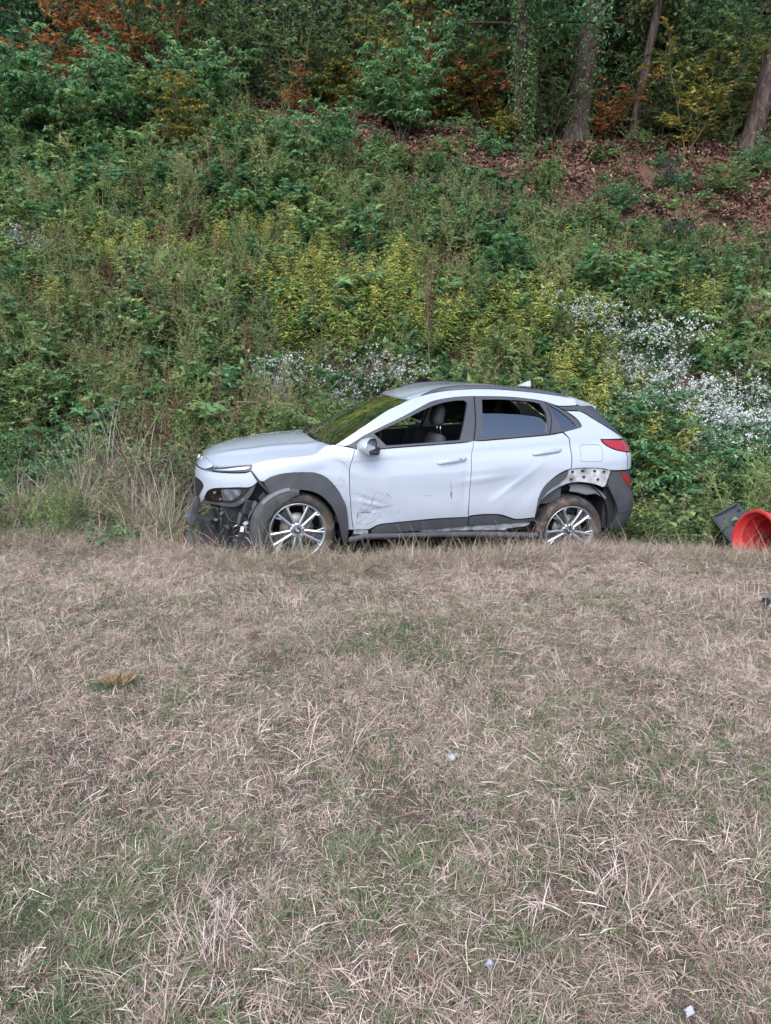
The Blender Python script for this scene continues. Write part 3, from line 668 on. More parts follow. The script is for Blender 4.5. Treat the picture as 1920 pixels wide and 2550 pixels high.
# ---- wheels
def make_wheel():
    w = empty('wheel', parent=car)
    prof = [(.240, -.030), (.246, -.008), (.262, .003), (.288, .008), (.308, .004), (.322, -.010), (.331, -.030), (.334, -.060), (.334, -.165), (.329, -.198), (.30, -.222), (.245, -.215)]
    V, Fc = lathe_vf(prof, 64)
    for k in range(72):                                   # shoulder and tread blocks
        a = 2 * math.pi * k / 72
        for (a0, a1, rr, wd) in ((-.012, -.050, .3365, .62), (-.060, -.100, .338, .55), (-.110, -.150, .338, .55)):
            o_ = len(V)
            for aa in (a0, a1):
                for r_ in (rr - .014, rr):
                    for da in (-.5, .5):
                        th = a + da * wd * 2 * math.pi / 72 + (.01 if aa == a1 else 0); r2 = r_ - (.010 if aa == -.012 else 0)
                        V.append((r2 * math.cos(th), -aa, r2 * math.sin(th)))
            Fc += [(o_ + 2, o_ + 3, o_ + 7, o_ + 6), (o_, o_ + 1, o_ + 3, o_ + 2), (o_ + 4, o_ + 6, o_ + 7, o_ + 5), (o_, o_ + 2, o_ + 6, o_ + 4), (o_ + 1, o_ + 5, o_ + 7, o_ + 3)]
    ty = mk('tyre', V, Fc, M_tyre, w, smooth=True); ty.data.set_sharp_from_angle(angle=R(35))
    V, Fc = lathe_vf([(.236, -.03), (.249, -.012), (.2495, -.004), (.246, -.001), (.240, -.003), (.233, -.016), (.226, -.030), (.216, -.055)], 64)
    rim = mk('rim', V, Fc, M_alloy, w, smooth=True)
    V, Fc = lathe_vf([(.217, -.050), (.205, -.10), (.205, -.20)], 48)
    mk('barrel', V, Fc, M_alloy_dark, rim, smooth=True)
    # spokes: each one a forked pair of ridged bars
    def bar(p0, p1, w0, w1, d0, d1, th0, th1):
        p0, p1 = np.array(p0), np.array(p1); d = (p1 - p0) / np.linalg.norm(p1 - p0); nrm = np.array([-d[1], d[0]]); V = []
        for p, w_, a, t_ in ((p0, w0, d0, th0), (p0 * .4 + p1 * .6, w0 * .4 + w1 * .6, d0 * .4 + d1 * .6 + .003, th0), (p1, w1, d1, th1)):
            for k, dz in ((-.5, -.5 * 0 - .006), (-.12, 0), (.12, 0), (.5, -.006)):
                q = p + nrm * w_ * k; V.append((q[0], -(a + dz), q[1]))
            for k in (.5, -.5):
                q = p + nrm * w_ * k; V.append((q[0], -(a - t_), q[1]))
        Fc = []
        for i in range(2):
            for k in range(6): Fc.append((i * 6 + k, i * 6 + (k + 1) % 6, (i + 1) * 6 + (k + 1) % 6, (i + 1) * 6 + k))
        Fc += [tuple(range(6)), tuple(12 + k for k in range(6))]
        return V, Fc
    for k in range(5):
        a = R(270 + 72 * k); c, s_ = math.cos(a), math.sin(a)
        def rt(r_, t_): return (r_ * c - t_ * s_, r_ * s_ + t_ * c)
        parts = [bar(rt(.050, -.014), rt(.236, -.050), .026, .024, -.026, -.012, .03, .03), bar(rt(.050, .014), rt(.236, .050), .026, .024, -.026, -.012, .03, .03),
                 bar(rt(.205, -.052), rt(.229, -.088), .016, .014, -.014, -.010, .02, .02), bar(rt(.150, .034), rt(.226, .092), .013, .013, -.022, -.010, .02, .02)]
        V, Fc = join_vf(parts)
        mk('spoke', V, Fc, M_alloy, rim)
        bmx = join_vf([bar(rt(.06, 0), rt(.215, 0), .02, .08, -.045, -.035, .02, .02)])
        mk('spoke_web', bmx[0], bmx[1], M_alloy_dark, rim)
    V, Fc = lathe_vf([(.0, -.030), (.030, -.030), (.050, -.026), (.066, -.030), (.074, -.045), (.074, -.07)], 30); mk('hub', V, Fc, M_alloy, rim, smooth=True)
    V, Fc = lathe_vf([(.0, -.018), (.026, -.019), (.031, -.024), (.031, -.032)], 24); mk('centre_cap', V, Fc, M_emblem, rim, smooth=True)
    V, Fc = emblem(.019, .0105, .0016); e = mk('emblem', V, Fc, M_chrome, rim, smooth=True); e.location = (0, .0165, 0)
    for k in range(5):
        a = R(306 + 72 * k); V, Fc = lathe_vf([(.0, -.012), (.009, -.013), (.011, -.018), (.011, -.034)], 6)
        n_ = mk('lug_nut', V, Fc, M_chrome, rim); n_.location = (.053 * math.cos(a), 0, .053 * math.sin(a))
    V, Fc = lathe_vf([(.05, -.085), (.15, -.085), (.152, -.10), (.06, -.10)], 40); mk('brake_disc', V, Fc, M_steel, w, smooth=True)
    bm = bmesh.new(); bm_box(bm, (-.105, .085, .09), (.07, .05, .13), rot=(0, R(-40), 0), bev=.012); bmobj('brake_caliper', bm, M_steel, w)
    return w
def dup(root, parent=None):
    c = root.copy(); COL.objects.link(c); c.parent = parent
    for ch in root.children: dup(ch, c)
    return c
w0 = make_wheel(); w0.location = (0, -.888, .334); w0.rotation_euler = (0, 0, R(1.5))
w1 = dup(w0, car); w1.location = (2.6, -.888, .216); w1.rotation_euler = (R(2), R(5), R(-1))
w2 = dup(w0, car); w2.location = (0, .888, .334); w2.rotation_euler = (0, R(20), R(180))
w3 = dup(w0, car); w3.location = (2.6, .888, .216); w3.rotation_euler = (0, R(47), R(180))

# ---- handles, mirror, scratches
def handle(door_, x0, z0, x1, z1, key):
    pl = [(x0, z0 - .004, .006), (x0 + .02, z0 + .002, .028), (x0 * .6 + x1 * .4, z0 * .6 + z1 * .4 + .004, .040), (x1 - .03, z1, .034), (x1, z1, .014)]
    V, Fc = [], []
    for x, z, o_ in pl:
        y = -float(W(x, z)); hh = .017 if x not in (x0, x1) else .010
        for dy, dz in ((-o_ + .006, hh), (-o_ - .004, hh * .2), (-o_, -hh), (.012 - o_, -hh), (.012 - o_, hh)): V.append((x, y + dy, z + dz))
    for i in range(len(pl) - 1):
        for k in range(5): Fc.append((i * 5 + k, i * 5 + (k + 1) % 5, (i + 1) * 5 + (k + 1) % 5, (i + 1) * 5 + k))
    Fc += [tuple(range(5)), tuple((len(pl) - 1) * 5 + k for k in range(5))]
    h = mk('handle', V, Fc, M_paint, door_, smooth=True); h.data.set_sharp_from_angle(angle=R(60))
    if key:
        bm = bmesh.new(); bm_box(bm, (x1 - .065, -float(W(x1, z1)) - .040, z1 - .001), (.012, .006, .012), bev=.002); bmobj('key_button', bm, M_black, door_)
fdoor = next(o for o in car.children if o.name == 'front_door'); rdoor = next(o for o in car.children if o.name == 'rear_door')
handle(fdoor, 1.255, .913, 1.534, .942, True); handle(rdoor, 2.178, .972, 2.478, 1.000, False)
def scratch(pts, w, mat, parent, name='scratch'):
    V, Fc = [], []; P = smooth_poly(pts, closed=False, step=.02)
    for i, (x, z) in enumerate(P):
        t = i / (len(P) - 1); ww = w * (.25 + math.sin(math.pi * min(.98, max(.02, t)))) * (.7 + .5 * random.random())
        d = P[min(i + 1, len(P) - 1)] - P[max(i - 1, 0)]; d = d / (np.linalg.norm(d) + 1e-9); nx, nz = -d[1] * ww, d[0] * ww
        for s_ in (-1, 1): V.append((x + s_ * nx, -float(Wn(x + s_ * nx, z + s_ * nz)) - .0015, z + s_ * nz))
    for i in range(len(P) - 1): Fc.append((2 * i, 2 * i + 1, 2 * i + 3, 2 * i + 2))
    mk(name, V, Fc, mat, parent)
M_scr = simple('scratch_dark', (.08, .08, .085), (.16, .16, .17), 40, .6)
M_scr2 = simple('scratch_grey', (.35, .36, .38), (.22, .23, .25), 40, .6)
for pts, w_, m_ in (([(.53, .470), (.60, .478), (.66, .478)], .006, M_scr), ([(.53, .475), (.535, .455), (.528, .42)], .006, M_scr), ([(.50, .66), (.55, .655), (.60, .63)], .0025, M_scr2),
                    ([(.60, .655), (.59, .63), (.60, .60)], .003, M_scr2), ([(.70, .665), (.76, .64), (.80, .60)], .003, M_scr2), ([(.78, .65), (.83, .615)], .003, M_scr), ([(.80, .62), (.84, .585)], .0025, M_scr2),
                    ([(.52, .39), (.60, .36), (.66, .385), (.74, .45)], .003, M_scr2), ([(.51, .35), (.58, .42), (.62, .52)], .0022, M_scr2), ([(.88, .80), (.90, .775)], .004, M_scr2), ([(.66, .54), (.74, .52), (.82, .535)], .002, M_scr2),
                    ([(1.375, .76), (1.39, .68), (1.385, .62)], .0035, M_scr2), ([(1.39, .65), (1.395, .58)], .006, M_scr), ([(1.395, .55), (1.40, .49)], .0018, M_scr2), ([(1.20, .87), (1.215, .85)], .005, M_scr2),
                    ([(1.06, .78), (1.09, .775)], .005, M_scr2), ([(1.10, .58), (1.13, .565)], .004, M_scr2), ([(1.12, .63), (1.14, .62), (1.22, .61)], .0022, M_scr2), ([(.56, .58), (.62, .60), (.70, .575)], .002, M_scr2)):
    scratch(pts, w_, m_, fdoor)
_g = np.random.default_rng(77)
for _ in range(17):
    x_, z_ = _g.normal(.68, .14), _g.normal(.50, .10); a_ = _g.normal(.15, .7); l_ = _g.uniform(.03, .13)
    if .53 < x_ < 1.2 and .37 < z_ < .74: scratch([(x_ - l_ * math.cos(a_) / 2, z_ - l_ * math.sin(a_) / 2), (x_, z_ + _g.normal(0, .008)), (x_ + l_ * math.cos(a_) / 2, z_ + l_ * math.sin(a_) / 2)], _g.uniform(.0007, .0016), (M_scr, M_scr2)[int(_g.integers(0, 2))], fdoor)
for pts, w_ in (([(.30, .955), (.36, .95), (.42, .92), (.45, .87)], .0025), ([(.33, .75), (.38, .72), (.42, .73)], .003), ([(.36, .80), (.42, .76)], .002)):
    scratch(pts, w_, M_scr2, next(o for o in car.children if o.name == 'wing'))
# door mirror, knocked round so that its glass faces the lawn
mir = empty('door_mirror', (.60, -.985, 1.075), (0, 0, R(-38)), parent=car)
outl = [(.105, .030), (.085, .062), (.03, .075), (-.04, .070), (-.085, .045), (-.098, .0), (-.080, -.045), (-.035, -.068), (.03, -.066), (.085, -.045), (.105, -.010)]
op = smooth_poly(outl, step=.012)
V, Fc = [], []; n = len(op)
for x, k in ((.034, 1.0), (.030, 1.03), (-.01, 1.02), (-.05, .86), (-.078, .55), (-.09, .15)):
    V += [(x, p[0] * k, p[1] * k) for p in op]
for i in range(5): Fc += [(i * n + j, i * n + (j + 1) % n, (i + 1) * n + (j + 1) % n, (i + 1) * n + j) for j in range(n)]
Fc.append(tuple(5 * n + j for j in range(n)))
mk('mirror_housing', V, Fc, M_paint, mir, smooth=True)
mk('mirror_bezel', [(.034, p[0], p[1]) for p in op] + [(.026, p[0] * .9, p[1] * .9) for p in op], [(j, (j + 1) % n, n + (j + 1) % n, n + j) for j in range(n)], M_black, mir)
mk('mirror_glass', [(.027, p[0] * .91, p[1] * .91) for p in op], [tuple(range(n))], M_mirror, mir)
bm = bmesh.new(); bm_box(bm, (.02, .11, -.045), (.07, .14, .035), rot=(R(10), 0, R(20)), bev=.01); bmobj('mirror_foot', bm, M_black, mir)
mir2 = empty('door_mirror', (.60, .985, 1.075), parent=car)
for ch in mir.children:
    c = ch.copy(); COL.objects.link(c); c.parent = mir2
mir2.scale = (1, -1, 1)

# ---- cabin
bm = bmesh.new(); bm_box(bm, (1.55, 0, .40), (2.4, 1.5, .06)); bmobj('cabin_floor', bm, M_cabin, car)
for sd in (-1, 1):
    panel('door_card', [(.50, 1.03), (.66, 1.02), (.95, 1.035), (1.5, 1.065), (1.62, 1.075), (2.05, 1.10), (2.4, 1.125), (2.55, 1.14), (2.5, .5), (1.5, .42), (.55, .42)], M_cabin, car, sd, off=-.07, thick=.02, gap=0, surf=W, res=.06)
def dash_pt(s, t):
    a = R(-10 + 130 * t); return (.62 - .18 * math.sin(a) * .3 + .20 * t, s * .70, 1.055 - .30 * t * t - .01 * s * s)
grid_obj('dashboard', dash_pt, 13, 9, M_cabin, car, thick=.2)
def make_seat(x, y, name='seat'):
    st = empty(name, (x, y, 0), parent=car)
    bm = bmesh.new(); bm_box(bm, (0, 0, .58), (.50, .50, .14), rot=(0, R(-6), 0), bev=.05); bmobj('cushion', bm, M_seat, st, smooth=True)
    bm = bmesh.new(); bm_box(bm, (.30, 0, .86), (.13, .48, .54), rot=(0, R(17), 0), bev=.055, taper=(.9, .86)); bmobj('backrest', bm, M_seat, st, smooth=True)
    bm = bmesh.new(); bm_box(bm, (.375, 0, 1.295), (.105, .25, .20), rot=(0, R(10), 0), bev=.045, taper=(.9, .92)); bmobj('headrest', bm, M_seat, st, smooth=True)
    for dy in (-.055, .055): tube('headrest_post', [(.40, dy, 1.08), (.385, dy, 1.24)], .007, M_chrome, st, 8)
    return st
make_seat(1.03, -.36); make_seat(1.03, .36)
bm = bmesh.new(); bm_box(bm, (2.12, 0, .60), (.5, 1.25, .16), bev=.05); bm_box(bm, (2.44, 0, .86), (.14, 1.25, .50), rot=(0, R(20), 0), bev=.05); bmobj('rear_bench', bm, M_seat, car, smooth=True)
for y in (-.38, .38):
    bm = bmesh.new(); bm_box(bm, (2.54, y, 1.17), (.09, .24, .13), rot=(0, R(12), 0), bev=.04); bmobj('rear_headrest', bm, M_seat, car, smooth=True)
sw = [(.78 + .05 * math.sin(a), -.36 + .18 * math.cos(a), .98 + .175 * math.sin(a)) for a in np.linspace(0, 2 * math.pi, 28, endpoint=False)]
st_ = tube('steering_wheel', sw, .014, M_trim, car, 8, closed=True)
bm = bmesh.new(); bm_box(bm, (.80, -.36, .97), (.05, .16, .10), bev=.02); bm_box(bm, (.72, -.36, .93), (.16, .06, .06), bev=.01); bmobj('steering_column', bm, M_cabin, st_)
# far middle pillar with belt, seen through the open window
panel('pillar_trim', [(1.50, 1.06), (1.66, 1.075), (1.72, 1.47), (1.60, 1.46)], M_greytrim, car, 1, off=-.055, thick=.02, gap=0, surf=W, res=.06)
tube('seat_belt', [(1.60, float(W(1.6, 1.34)) - .09, 1.34), (1.55, .72, 1.1), (1.50, .70, .7)], [.012, .02, .02], M_seat, car, 6)
bm = bmesh.new(); bm_box(bm, (1.59, float(W(1.6, 1.36)) - .085, 1.35), (.05, .03, .09), bev=.01); bmobj('belt_anchor', bm, M_cabin, car)
grid_obj('headliner', lambda s, t: (lambda p: (p[0] + .02, p[1] * .93, p[2] - .045))(roof_pt(s, t)), 13, 11, M_greytrim, car)
def hatch_in(s, t): return (2.95 - .25 * t, s * (.62 - .10 * t), 1.08 + .30 * t)
bm = bmesh.new(); bm_box(bm, (2.75, 0, .80), (.5, 1.3, .5), bev=.05); bmobj('boot_trim', bm, M_cabin, car)

# ---- exposed front innards behind the missing bumper
def box_part(name, c, s, mat, rot=None, bev=.012):
    bm = bmesh.new(); bm_box(bm, c, s, rot, bev); return bmobj(name, bm, mat, car)
box_part('front_core', (-.42, 0, .46), (.44, 1.36, .56), M_black)
box_part('rear_inner_panel', (3.035, -.60, .44), (.14, .44, .46), M_black)
box_part('crash_beam', (-.70, -.05, .46), (.08, 1.20, .12), M_inner, (0, 0, 0))
box_part('washer_tank', (-.42, -.73, .25), (.20, .16, .20), M_scuff.copy(), (0, 0, R(8)), .02).data.materials[0] = M_inner
box_part('air_duct', (-.60, -.66, .27), (.14, .14, .24), M_black, (0, R(4), R(12)), .02)
box_part('horn_cover', (-.50, -.74, .20), (.11, .12, .14), M_clad, (0, R(-5), 0), .015)
box_part('lamp_carrier', (-.36, -.76, .52), (.22, .10, .14), M_black, (0, R(20), R(10)), .015)
box_part('inner_wing_plate', (-.33, -.70, .44), (.24, .06, .16), M_clad, (0, R(-12), 0), .01)
box_part('radiator_corner', (-.74, -.52, .30), (.14, .20, .26), M_inner, (0, R(-8), R(30)), .02)
box_part('bracket', (-.70, -.60, .47), (.05, .06, .10), M_scuff, (0, R(10), R(25)), .008)
box_part('bracket', (-.27, -.80, .62), (.10, .06, .08), M_black, (0, R(40), 0), .008)
box_part('paper_label', (-.475, -.823, .36), (.030, .004, .050), M_label, (0, R(12), 0), .001)
box_part('connector', (-.44, -.81, .41), (.05, .03, .03), M_greytrim, (0, R(-30), 0), .005)
for pts in ([(-.62, -.76, .52), (-.58, -.80, .44), (-.50, -.80, .40), (-.44, -.79, .44), (-.36, -.78, .42)], [(-.55, -.79, .34), (-.50, -.81, .40), (-.42, -.80, .42)], [(-.40, -.79, .55), (-.37, -.82, .46), (-.42, -.82, .42), (-.47, -.80, .46)]):
    tube('wiring_hose', smooth_poly3(pts) if False else pts, .010, M_black, car, 6)
tube('wire', [(-.57, -.80, .36), (-.54, -.82, .385), (-.51, -.82, .40), (-.48, -.82, .375)], .004, M_chrome, car, 6)

# torn lower bumper corner hanging to the ground in front of the nose
hang = empty('torn_bumper_corner', parent=car)
def shell(name, rows, mat, parent, th=.006, smooth=False):
    V, Fc = [], []; n = len(rows[0])
    for r_ in rows: V += list(r_)
    m = len(rows)
    Fc = [(i * n + k, i * n + k + 1, (i + 1) * n + k + 1, (i + 1) * n + k) for i in range(m - 1) for k in range(n - 1)]
    o = mk(name, V, Fc, mat, parent, smooth=smooth); md = o.modifiers.new('thickness', 'SOLIDIFY'); md.thickness = th; return o
rows = []; _g = np.random.default_rng(5)
for i in range(11):
    t = i / 10; z = .58 - .62 * t; xc = -.845 - .115 * t - .03 * math.sin(t * 5); w_ = .026 + .022 * math.sin(t * 2.4) + .013 * _g.normal(); y = -.43 - .05 * t
    rows.append([(xc - w_ + .012 * _g.normal(), y + .012, z), (xc - .2 * w_, y - .012, z + .01), (xc + .55 * w_, y - .004, z), (xc + w_ + .016 * _g.normal(), y + .01, z - .01)])
shell('bumper_strip', rows, M_scuff, hang)
V, Fc = [], []
for r_ in range(13):
    for c in range(7):
        z = .40 - r_ * .034; x = -.905 - .10 * (.40 - z) / .40 + .05 + c * .026 + (r_ % 2) * .013; y = -.47 - .012 * c
        if _g.uniform() < .12: continue
        vv, f2 = tube_mesh([(x + .014 * math.cos(a), y, z + .018 * math.sin(a)) for a in np.linspace(0, 2 * math.pi, 6, endpoint=False)], .0045, 4, closed=True)
        o_ = len(V); V += vv; Fc += [tuple(i + o_ for i in f) for f in f2]
mk('mesh_insert', V, Fc, M_scuff, hang)['kind'] = 'stuff'
# broken edges and brackets under the lamp
for k, (x, y, z, L, a, w_) in enumerate(((-.72, -.70, .53, .10, -70, .05), (-.64, -.76, .50, .13, -95, .06), (-.47, -.81, .50, .11, -110, .07), (-.40, -.83, .56, .14, -80, .05), (-.34, -.84, .60, .16, -120, .06), (-.56, -.79, .24, .12, -60, .06), (-.68, -.70, .22, .14, -100, .07))):
    ca, sa = math.cos(R(a)), math.sin(R(a)); rows = []
    for i in range(5):
        t = i / 4; ww = w_ * (1 - .75 * t) * (.8 + .4 * _g.uniform()); px, pz = x + L * t * ca, z + L * t * sa
        rows.append([(px - ww * .5 * sa, y - .02 * t, pz + ww * .5 * ca), (px, y - .03 - .02 * t * t, pz), (px + ww * .5 * sa, y - .015 * t, pz - ww * .5 * ca)])
    shell('broken_bracket', rows, (M_black, M_clad, M_scuff)[k % 3], car, .004)
for k in range(9):
    x0, z0 = _g.uniform(-.75, -.32), _g.uniform(.28, .5); pts = [(x0, -.79 - .03 * _g.uniform(), z0)]
    for j in range(4): pts.append((pts[-1][0] + _g.normal(0, .04), pts[-1][1] + _g.normal(0, .012), pts[-1][2] + _g.normal(-.01, .035)))
    tube('wire', pts, .0035 if k % 3 else .006, (M_black, M_greytrim, M_clad)[k % 3], car, 5)
for k in range(7):
    x0, z0 = _g.uniform(-.72, -.34), _g.uniform(.2, .5); box_part('clip', (x0, -.775 - .03 * _g.uniform(), z0), tuple(_g.uniform(.018, .05, 3)), (M_scuff, M_black, M_clad)[k % 3], tuple(_g.normal(0, .4, 3)), .004)
# ---------------------------------------------------------------- plant building blocks
def unit(v): return v / (np.linalg.norm(v, axis=-1, keepdims=True) + 1e-9)
class Soup:
    """collects triangles with a per-vertex 'shade' value (colour position on the material's ramp)"""
    def __init__(s): s.V, s.T, s.S, s.n = [], [], [], 0
    def add(s, V, T, S):
        s.V.append(np.asarray(V, float)); s.T.append(np.asarray(T, int) + s.n); s.S.append(np.asarray(S, float)); s.n += len(V)
    def mesh(s, name, mat, smooth=True):
        me = bpy.data.meshes.new(name)
        V = np.concatenate(s.V) if s.V else np.zeros((0, 3)); T = np.concatenate(s.T) if s.T else np.zeros((0, 3), int); S = np.concatenate(s.S) if s.S else np.zeros(0)
        me.vertices.add(len(V)); me.vertices.foreach_set('co', V.astype(np.float32).ravel())
        me.loops.add(len(T) * 3); me.loops.foreach_set('vertex_index', T.astype(np.int32).ravel())
        me.polygons.add(len(T)); me.polygons.foreach_set('loop_start', np.arange(0, len(T) * 3, 3, dtype=np.int32))
        me.polygons.foreach_set('loop_total', np.full(len(T), 3, np.int32))
        me.update(calc_edges=True)
        a = me.attributes.new('shade', 'FLOAT', 'POINT'); a.data.foreach_set('value', S.astype(np.float32))
        me.materials.append(mat); me.polygons.foreach_set('use_smooth', np.full(len(T), smooth)); me.update()
        return me
def leaf_soup(sp, P, D, L, Wd, shade, g, fold=.25, droop=.25, shape='kite', up=None):
    """leaves at P pointing along D, length L, width Wd"""
    n = len(P); D = unit(D)
    ref = np.tile([0, 0, 1.0], (n, 1)) + g.normal(0, .35, (n, 3)) if up is None else up
    side = unit(np.cross(D, ref)); nor = np.cross(side, D)
    L = np.broadcast_to(L, (n,))[:, None]; Wd = np.broadcast_to(Wd, (n,))[:, None]
    if shape == 'kite':
        b = P; l = P + D * L * .42 + side * Wd * .5 + nor * Wd * fold; r = P + D * L * .42 - side * Wd * .5 + nor * Wd * fold
        t = P + D * L - nor * L * droop
        V = np.stack([b, l, t, r], 1).reshape(-1, 3); o = np.arange(n)[:, None] * 4
        T = np.concatenate([o + [0, 2, 1], o + [0, 3, 2]])
        k = 4
    elif shape == 'lance':
        m1 = P + D * L * .5 - nor * L * droop * .2
        t = P + D * L - nor * L * droop
        V = np.stack([P, P + D * L * .3 + side * Wd * .5, m1 + side * Wd * .4, t, m1 - side * Wd * .4, P + D * L * .3 - side * Wd * .5], 1).reshape(-1, 3); o = np.arange(n)[:, None] * 6
        T = np.concatenate([o + [0, 5, 1], o + [1, 5, 4], o + [1, 4, 2], o + [2, 4, 3]]); k = 6
    else:                                                   # lobed, maple-like
        an = np.radians([0, 22, 48, 72, 105, 140, 180, 220, 255, 288, 312, 338]); rr = np.array([1.0, .5, .85, .5, .62, .38, .12, .38, .62, .5, .85, .5]) * .62
        c = P + D * L * .42
        pts = [c - nor * 0 + nor * Wd * .08] + [c + D * L * rr[i] * np.cos(an[i]) + side * Wd * 1.05 * rr[i] * np.sin(an[i]) - nor * L * droop * .5 * rr[i] ** 1 for i in range(12)]
        V = np.stack(pts, 1).reshape(-1, 3); o = np.arange(n)[:, None] * 13
        T = np.concatenate([o + [0, 1 + (i + 1) % 12, 1 + i] for i in range(12)]); k = 13
    sp.add(V, T, np.repeat(shade, k))
def stem_soup(sp, pts, r0, r1, shade=.5, seg=3):
    V, Fc = tube_mesh(pts, list(np.linspace(r0, r1, len(pts))), seg, cap=False)
    T = [(a, b, c) for a, b, c, d in Fc] + [(a, c, d) for a, b, c, d in Fc]
    sp.add(np.array([tuple(v) for v in V]), T, np.full(len(V), shade))
def arc(p, d, L, g, droop=.3, n=5, wob=.06):
    """a bending stem"""
    out = [np.array(p, float)]; d = unit(np.array(d, float))
    for i in range(n):
        d = unit(d + np.array([0, 0, -droop / n]) + g.normal(0, wob, 3)); out.append(out[-1] + d * L / n)
    return np.array(out)
def along(pts, t):
    t = np.asarray(t) * (len(pts) - 1); i = np.clip(t.astype(int), 0, len(pts) - 2); f = (t - i)[:, None]
    return pts[i] * (1 - f) + pts[i + 1] * f, unit(pts[i + 1] - pts[i])
def blade_soup(sp, P, D, L, Wd, bend, shade, g, seg=3):
    """grass blades: tapered strips bending over"""
    n = len(P); D = unit(D); az = g.uniform(0, 2 * np.pi, n); hor = np.stack([np.cos(az), np.sin(az), np.zeros(n)], 1)
    hor = np.where((np.abs(D[:, 2:3]) < .85), unit(np.stack([D[:, 0], D[:, 1], np.zeros(n)], 1)), hor)
    side = unit(np.cross(D, hor + g.normal(0, .5, (n, 3))))
    rows, p, d = [], P.copy(), D.copy()
    L = np.broadcast_to(L, (n,)); Wd = np.broadcast_to(Wd, (n,)); bend = np.broadcast_to(bend, (n,))
    for i in range(seg + 1):
        w = (Wd * (1 - (i / seg) ** 1.6) * .5 + Wd * .05)[:, None]
        rows += [p - side * w, p + side * w] if i < seg else [p]
        d = unit(d + hor * (bend / seg)[:, None] - np.array([0, 0, 1.0]) * (bend * .7 / seg)[:, None]); p = p + d * (L / seg)[:, None]
    k = 2 * seg + 1; V = np.stack(rows, 1).reshape(-1, 3); o = np.arange(n)[:, None] * k; T = []
    for i in range(seg - 1):
        a = 2 * i; T += [o + [a, a + 1, a + 3], o + [a, a + 3, a + 2]]
    a = 2 * (seg - 1); T.append(o + [a, a + 1, a + 2])
    sp.add(V, np.concatenate(T), np.repeat(shade, k))

# leaf colours: ramps from dark old leaf to fresh leaf
G_ = lambda *c: c
M_green = foliage('leaf_green', [(0, (.046, .075, .036)), (.35, (.145, .235, .090)), (.7, (.290, .415, .155)), (1, (.50, .57, .23))], trans=.48)
M_vine = foliage('leaf_vine_green', [(0, (.036, .075, .044)), (.4, (.108, .235, .108)), (.75, (.215, .405, .175)), (1, (.42, .56, .24))], trans=.48)
M_olive = foliage('leaf_olive', [(0, (.085, .095, .050)), (.4, (.215, .250, .118)), (.75, (.365, .395, .175)), (1, (.54, .50, .25))], trans=.48)
M_gold = foliage('leaf_goldenrod', [(0, (.080, .130, .050)), (.4, (.240, .325, .095)), (.75, (.50, .53, .135)), (1, (.72, .64, .16))], trans=.48)
M_yellow = foliage('leaf_yellow', [(0, (0.078, 0.111, 0.033)), (.4, (0.221, 0.234, 0.058)), (.75, (0.429, 0.338, 0.078)), (1, (0.650, 0.338, 0.078))], trans=.4)
M_orange = foliage('leaf_orange', [(0, (.10, .040, .020)), (.4, (.29, .115, .045)), (.75, (.48, .22, .075)), (1, (.60, .37, .13))], trans=.42)
M_redleaf = foliage('leaf_red', [(0, (0.096, 0.018, 0.018)), (.5, (0.312, 0.042, 0.042)), (1, (0.480, 0.108, 0.072))], trans=.35)
M_blue = foliage('leaf_blue_green', [(0, (.035, .075, .070)), (.5, (.075, .155, .135)), (1, (.16, .26, .21))], trans=.3)
M_straw = foliage('dry_straw', [(0, (.085, .066, .052)), (.35, (.24, .19, .15)), (.7, (.45, .37, .30)), (1, (.68, .58, .48))], trans=.2)
M_stem = foliage('plant_stems', [(0, (0.042, 0.031, 0.022)), (.5, (0.119, 0.091, 0.063)), (1, (0.280, 0.217, 0.154))], trans=0)
M_litter = foliage('dead_leaves', [(0, (.042, .022, .017)), (.4, (.125, .062, .044)), (.7, (.205, .110, .075)), (1, (.36, .23, .14))], trans=.1)
M_flower = foliage('white_aster_petals', [(0, (.48, .50, .44)), (.5, (.71, .73, .69)), (1, (.84, .85, .84))], trans=.25)
M_lawn = foliage('lawn_blades', [(0, (.050, .060, .034)), (.14, (.082, .132, .056)), (.33, (.225, .285, .135)), (.42, (.215, .138, .112)), (.62, (.475, .340, .285)), (.84, (.70, .545, .465)), (1, (.85, .72, .63))], trans=.15, rough=.7, spec=.15)

M_cut = foliage('cut_grass_tops', [(0, (.16, .10, .06)), (.5, (.33, .22, .125)), (1, (.52, .40, .25))], trans=.1)
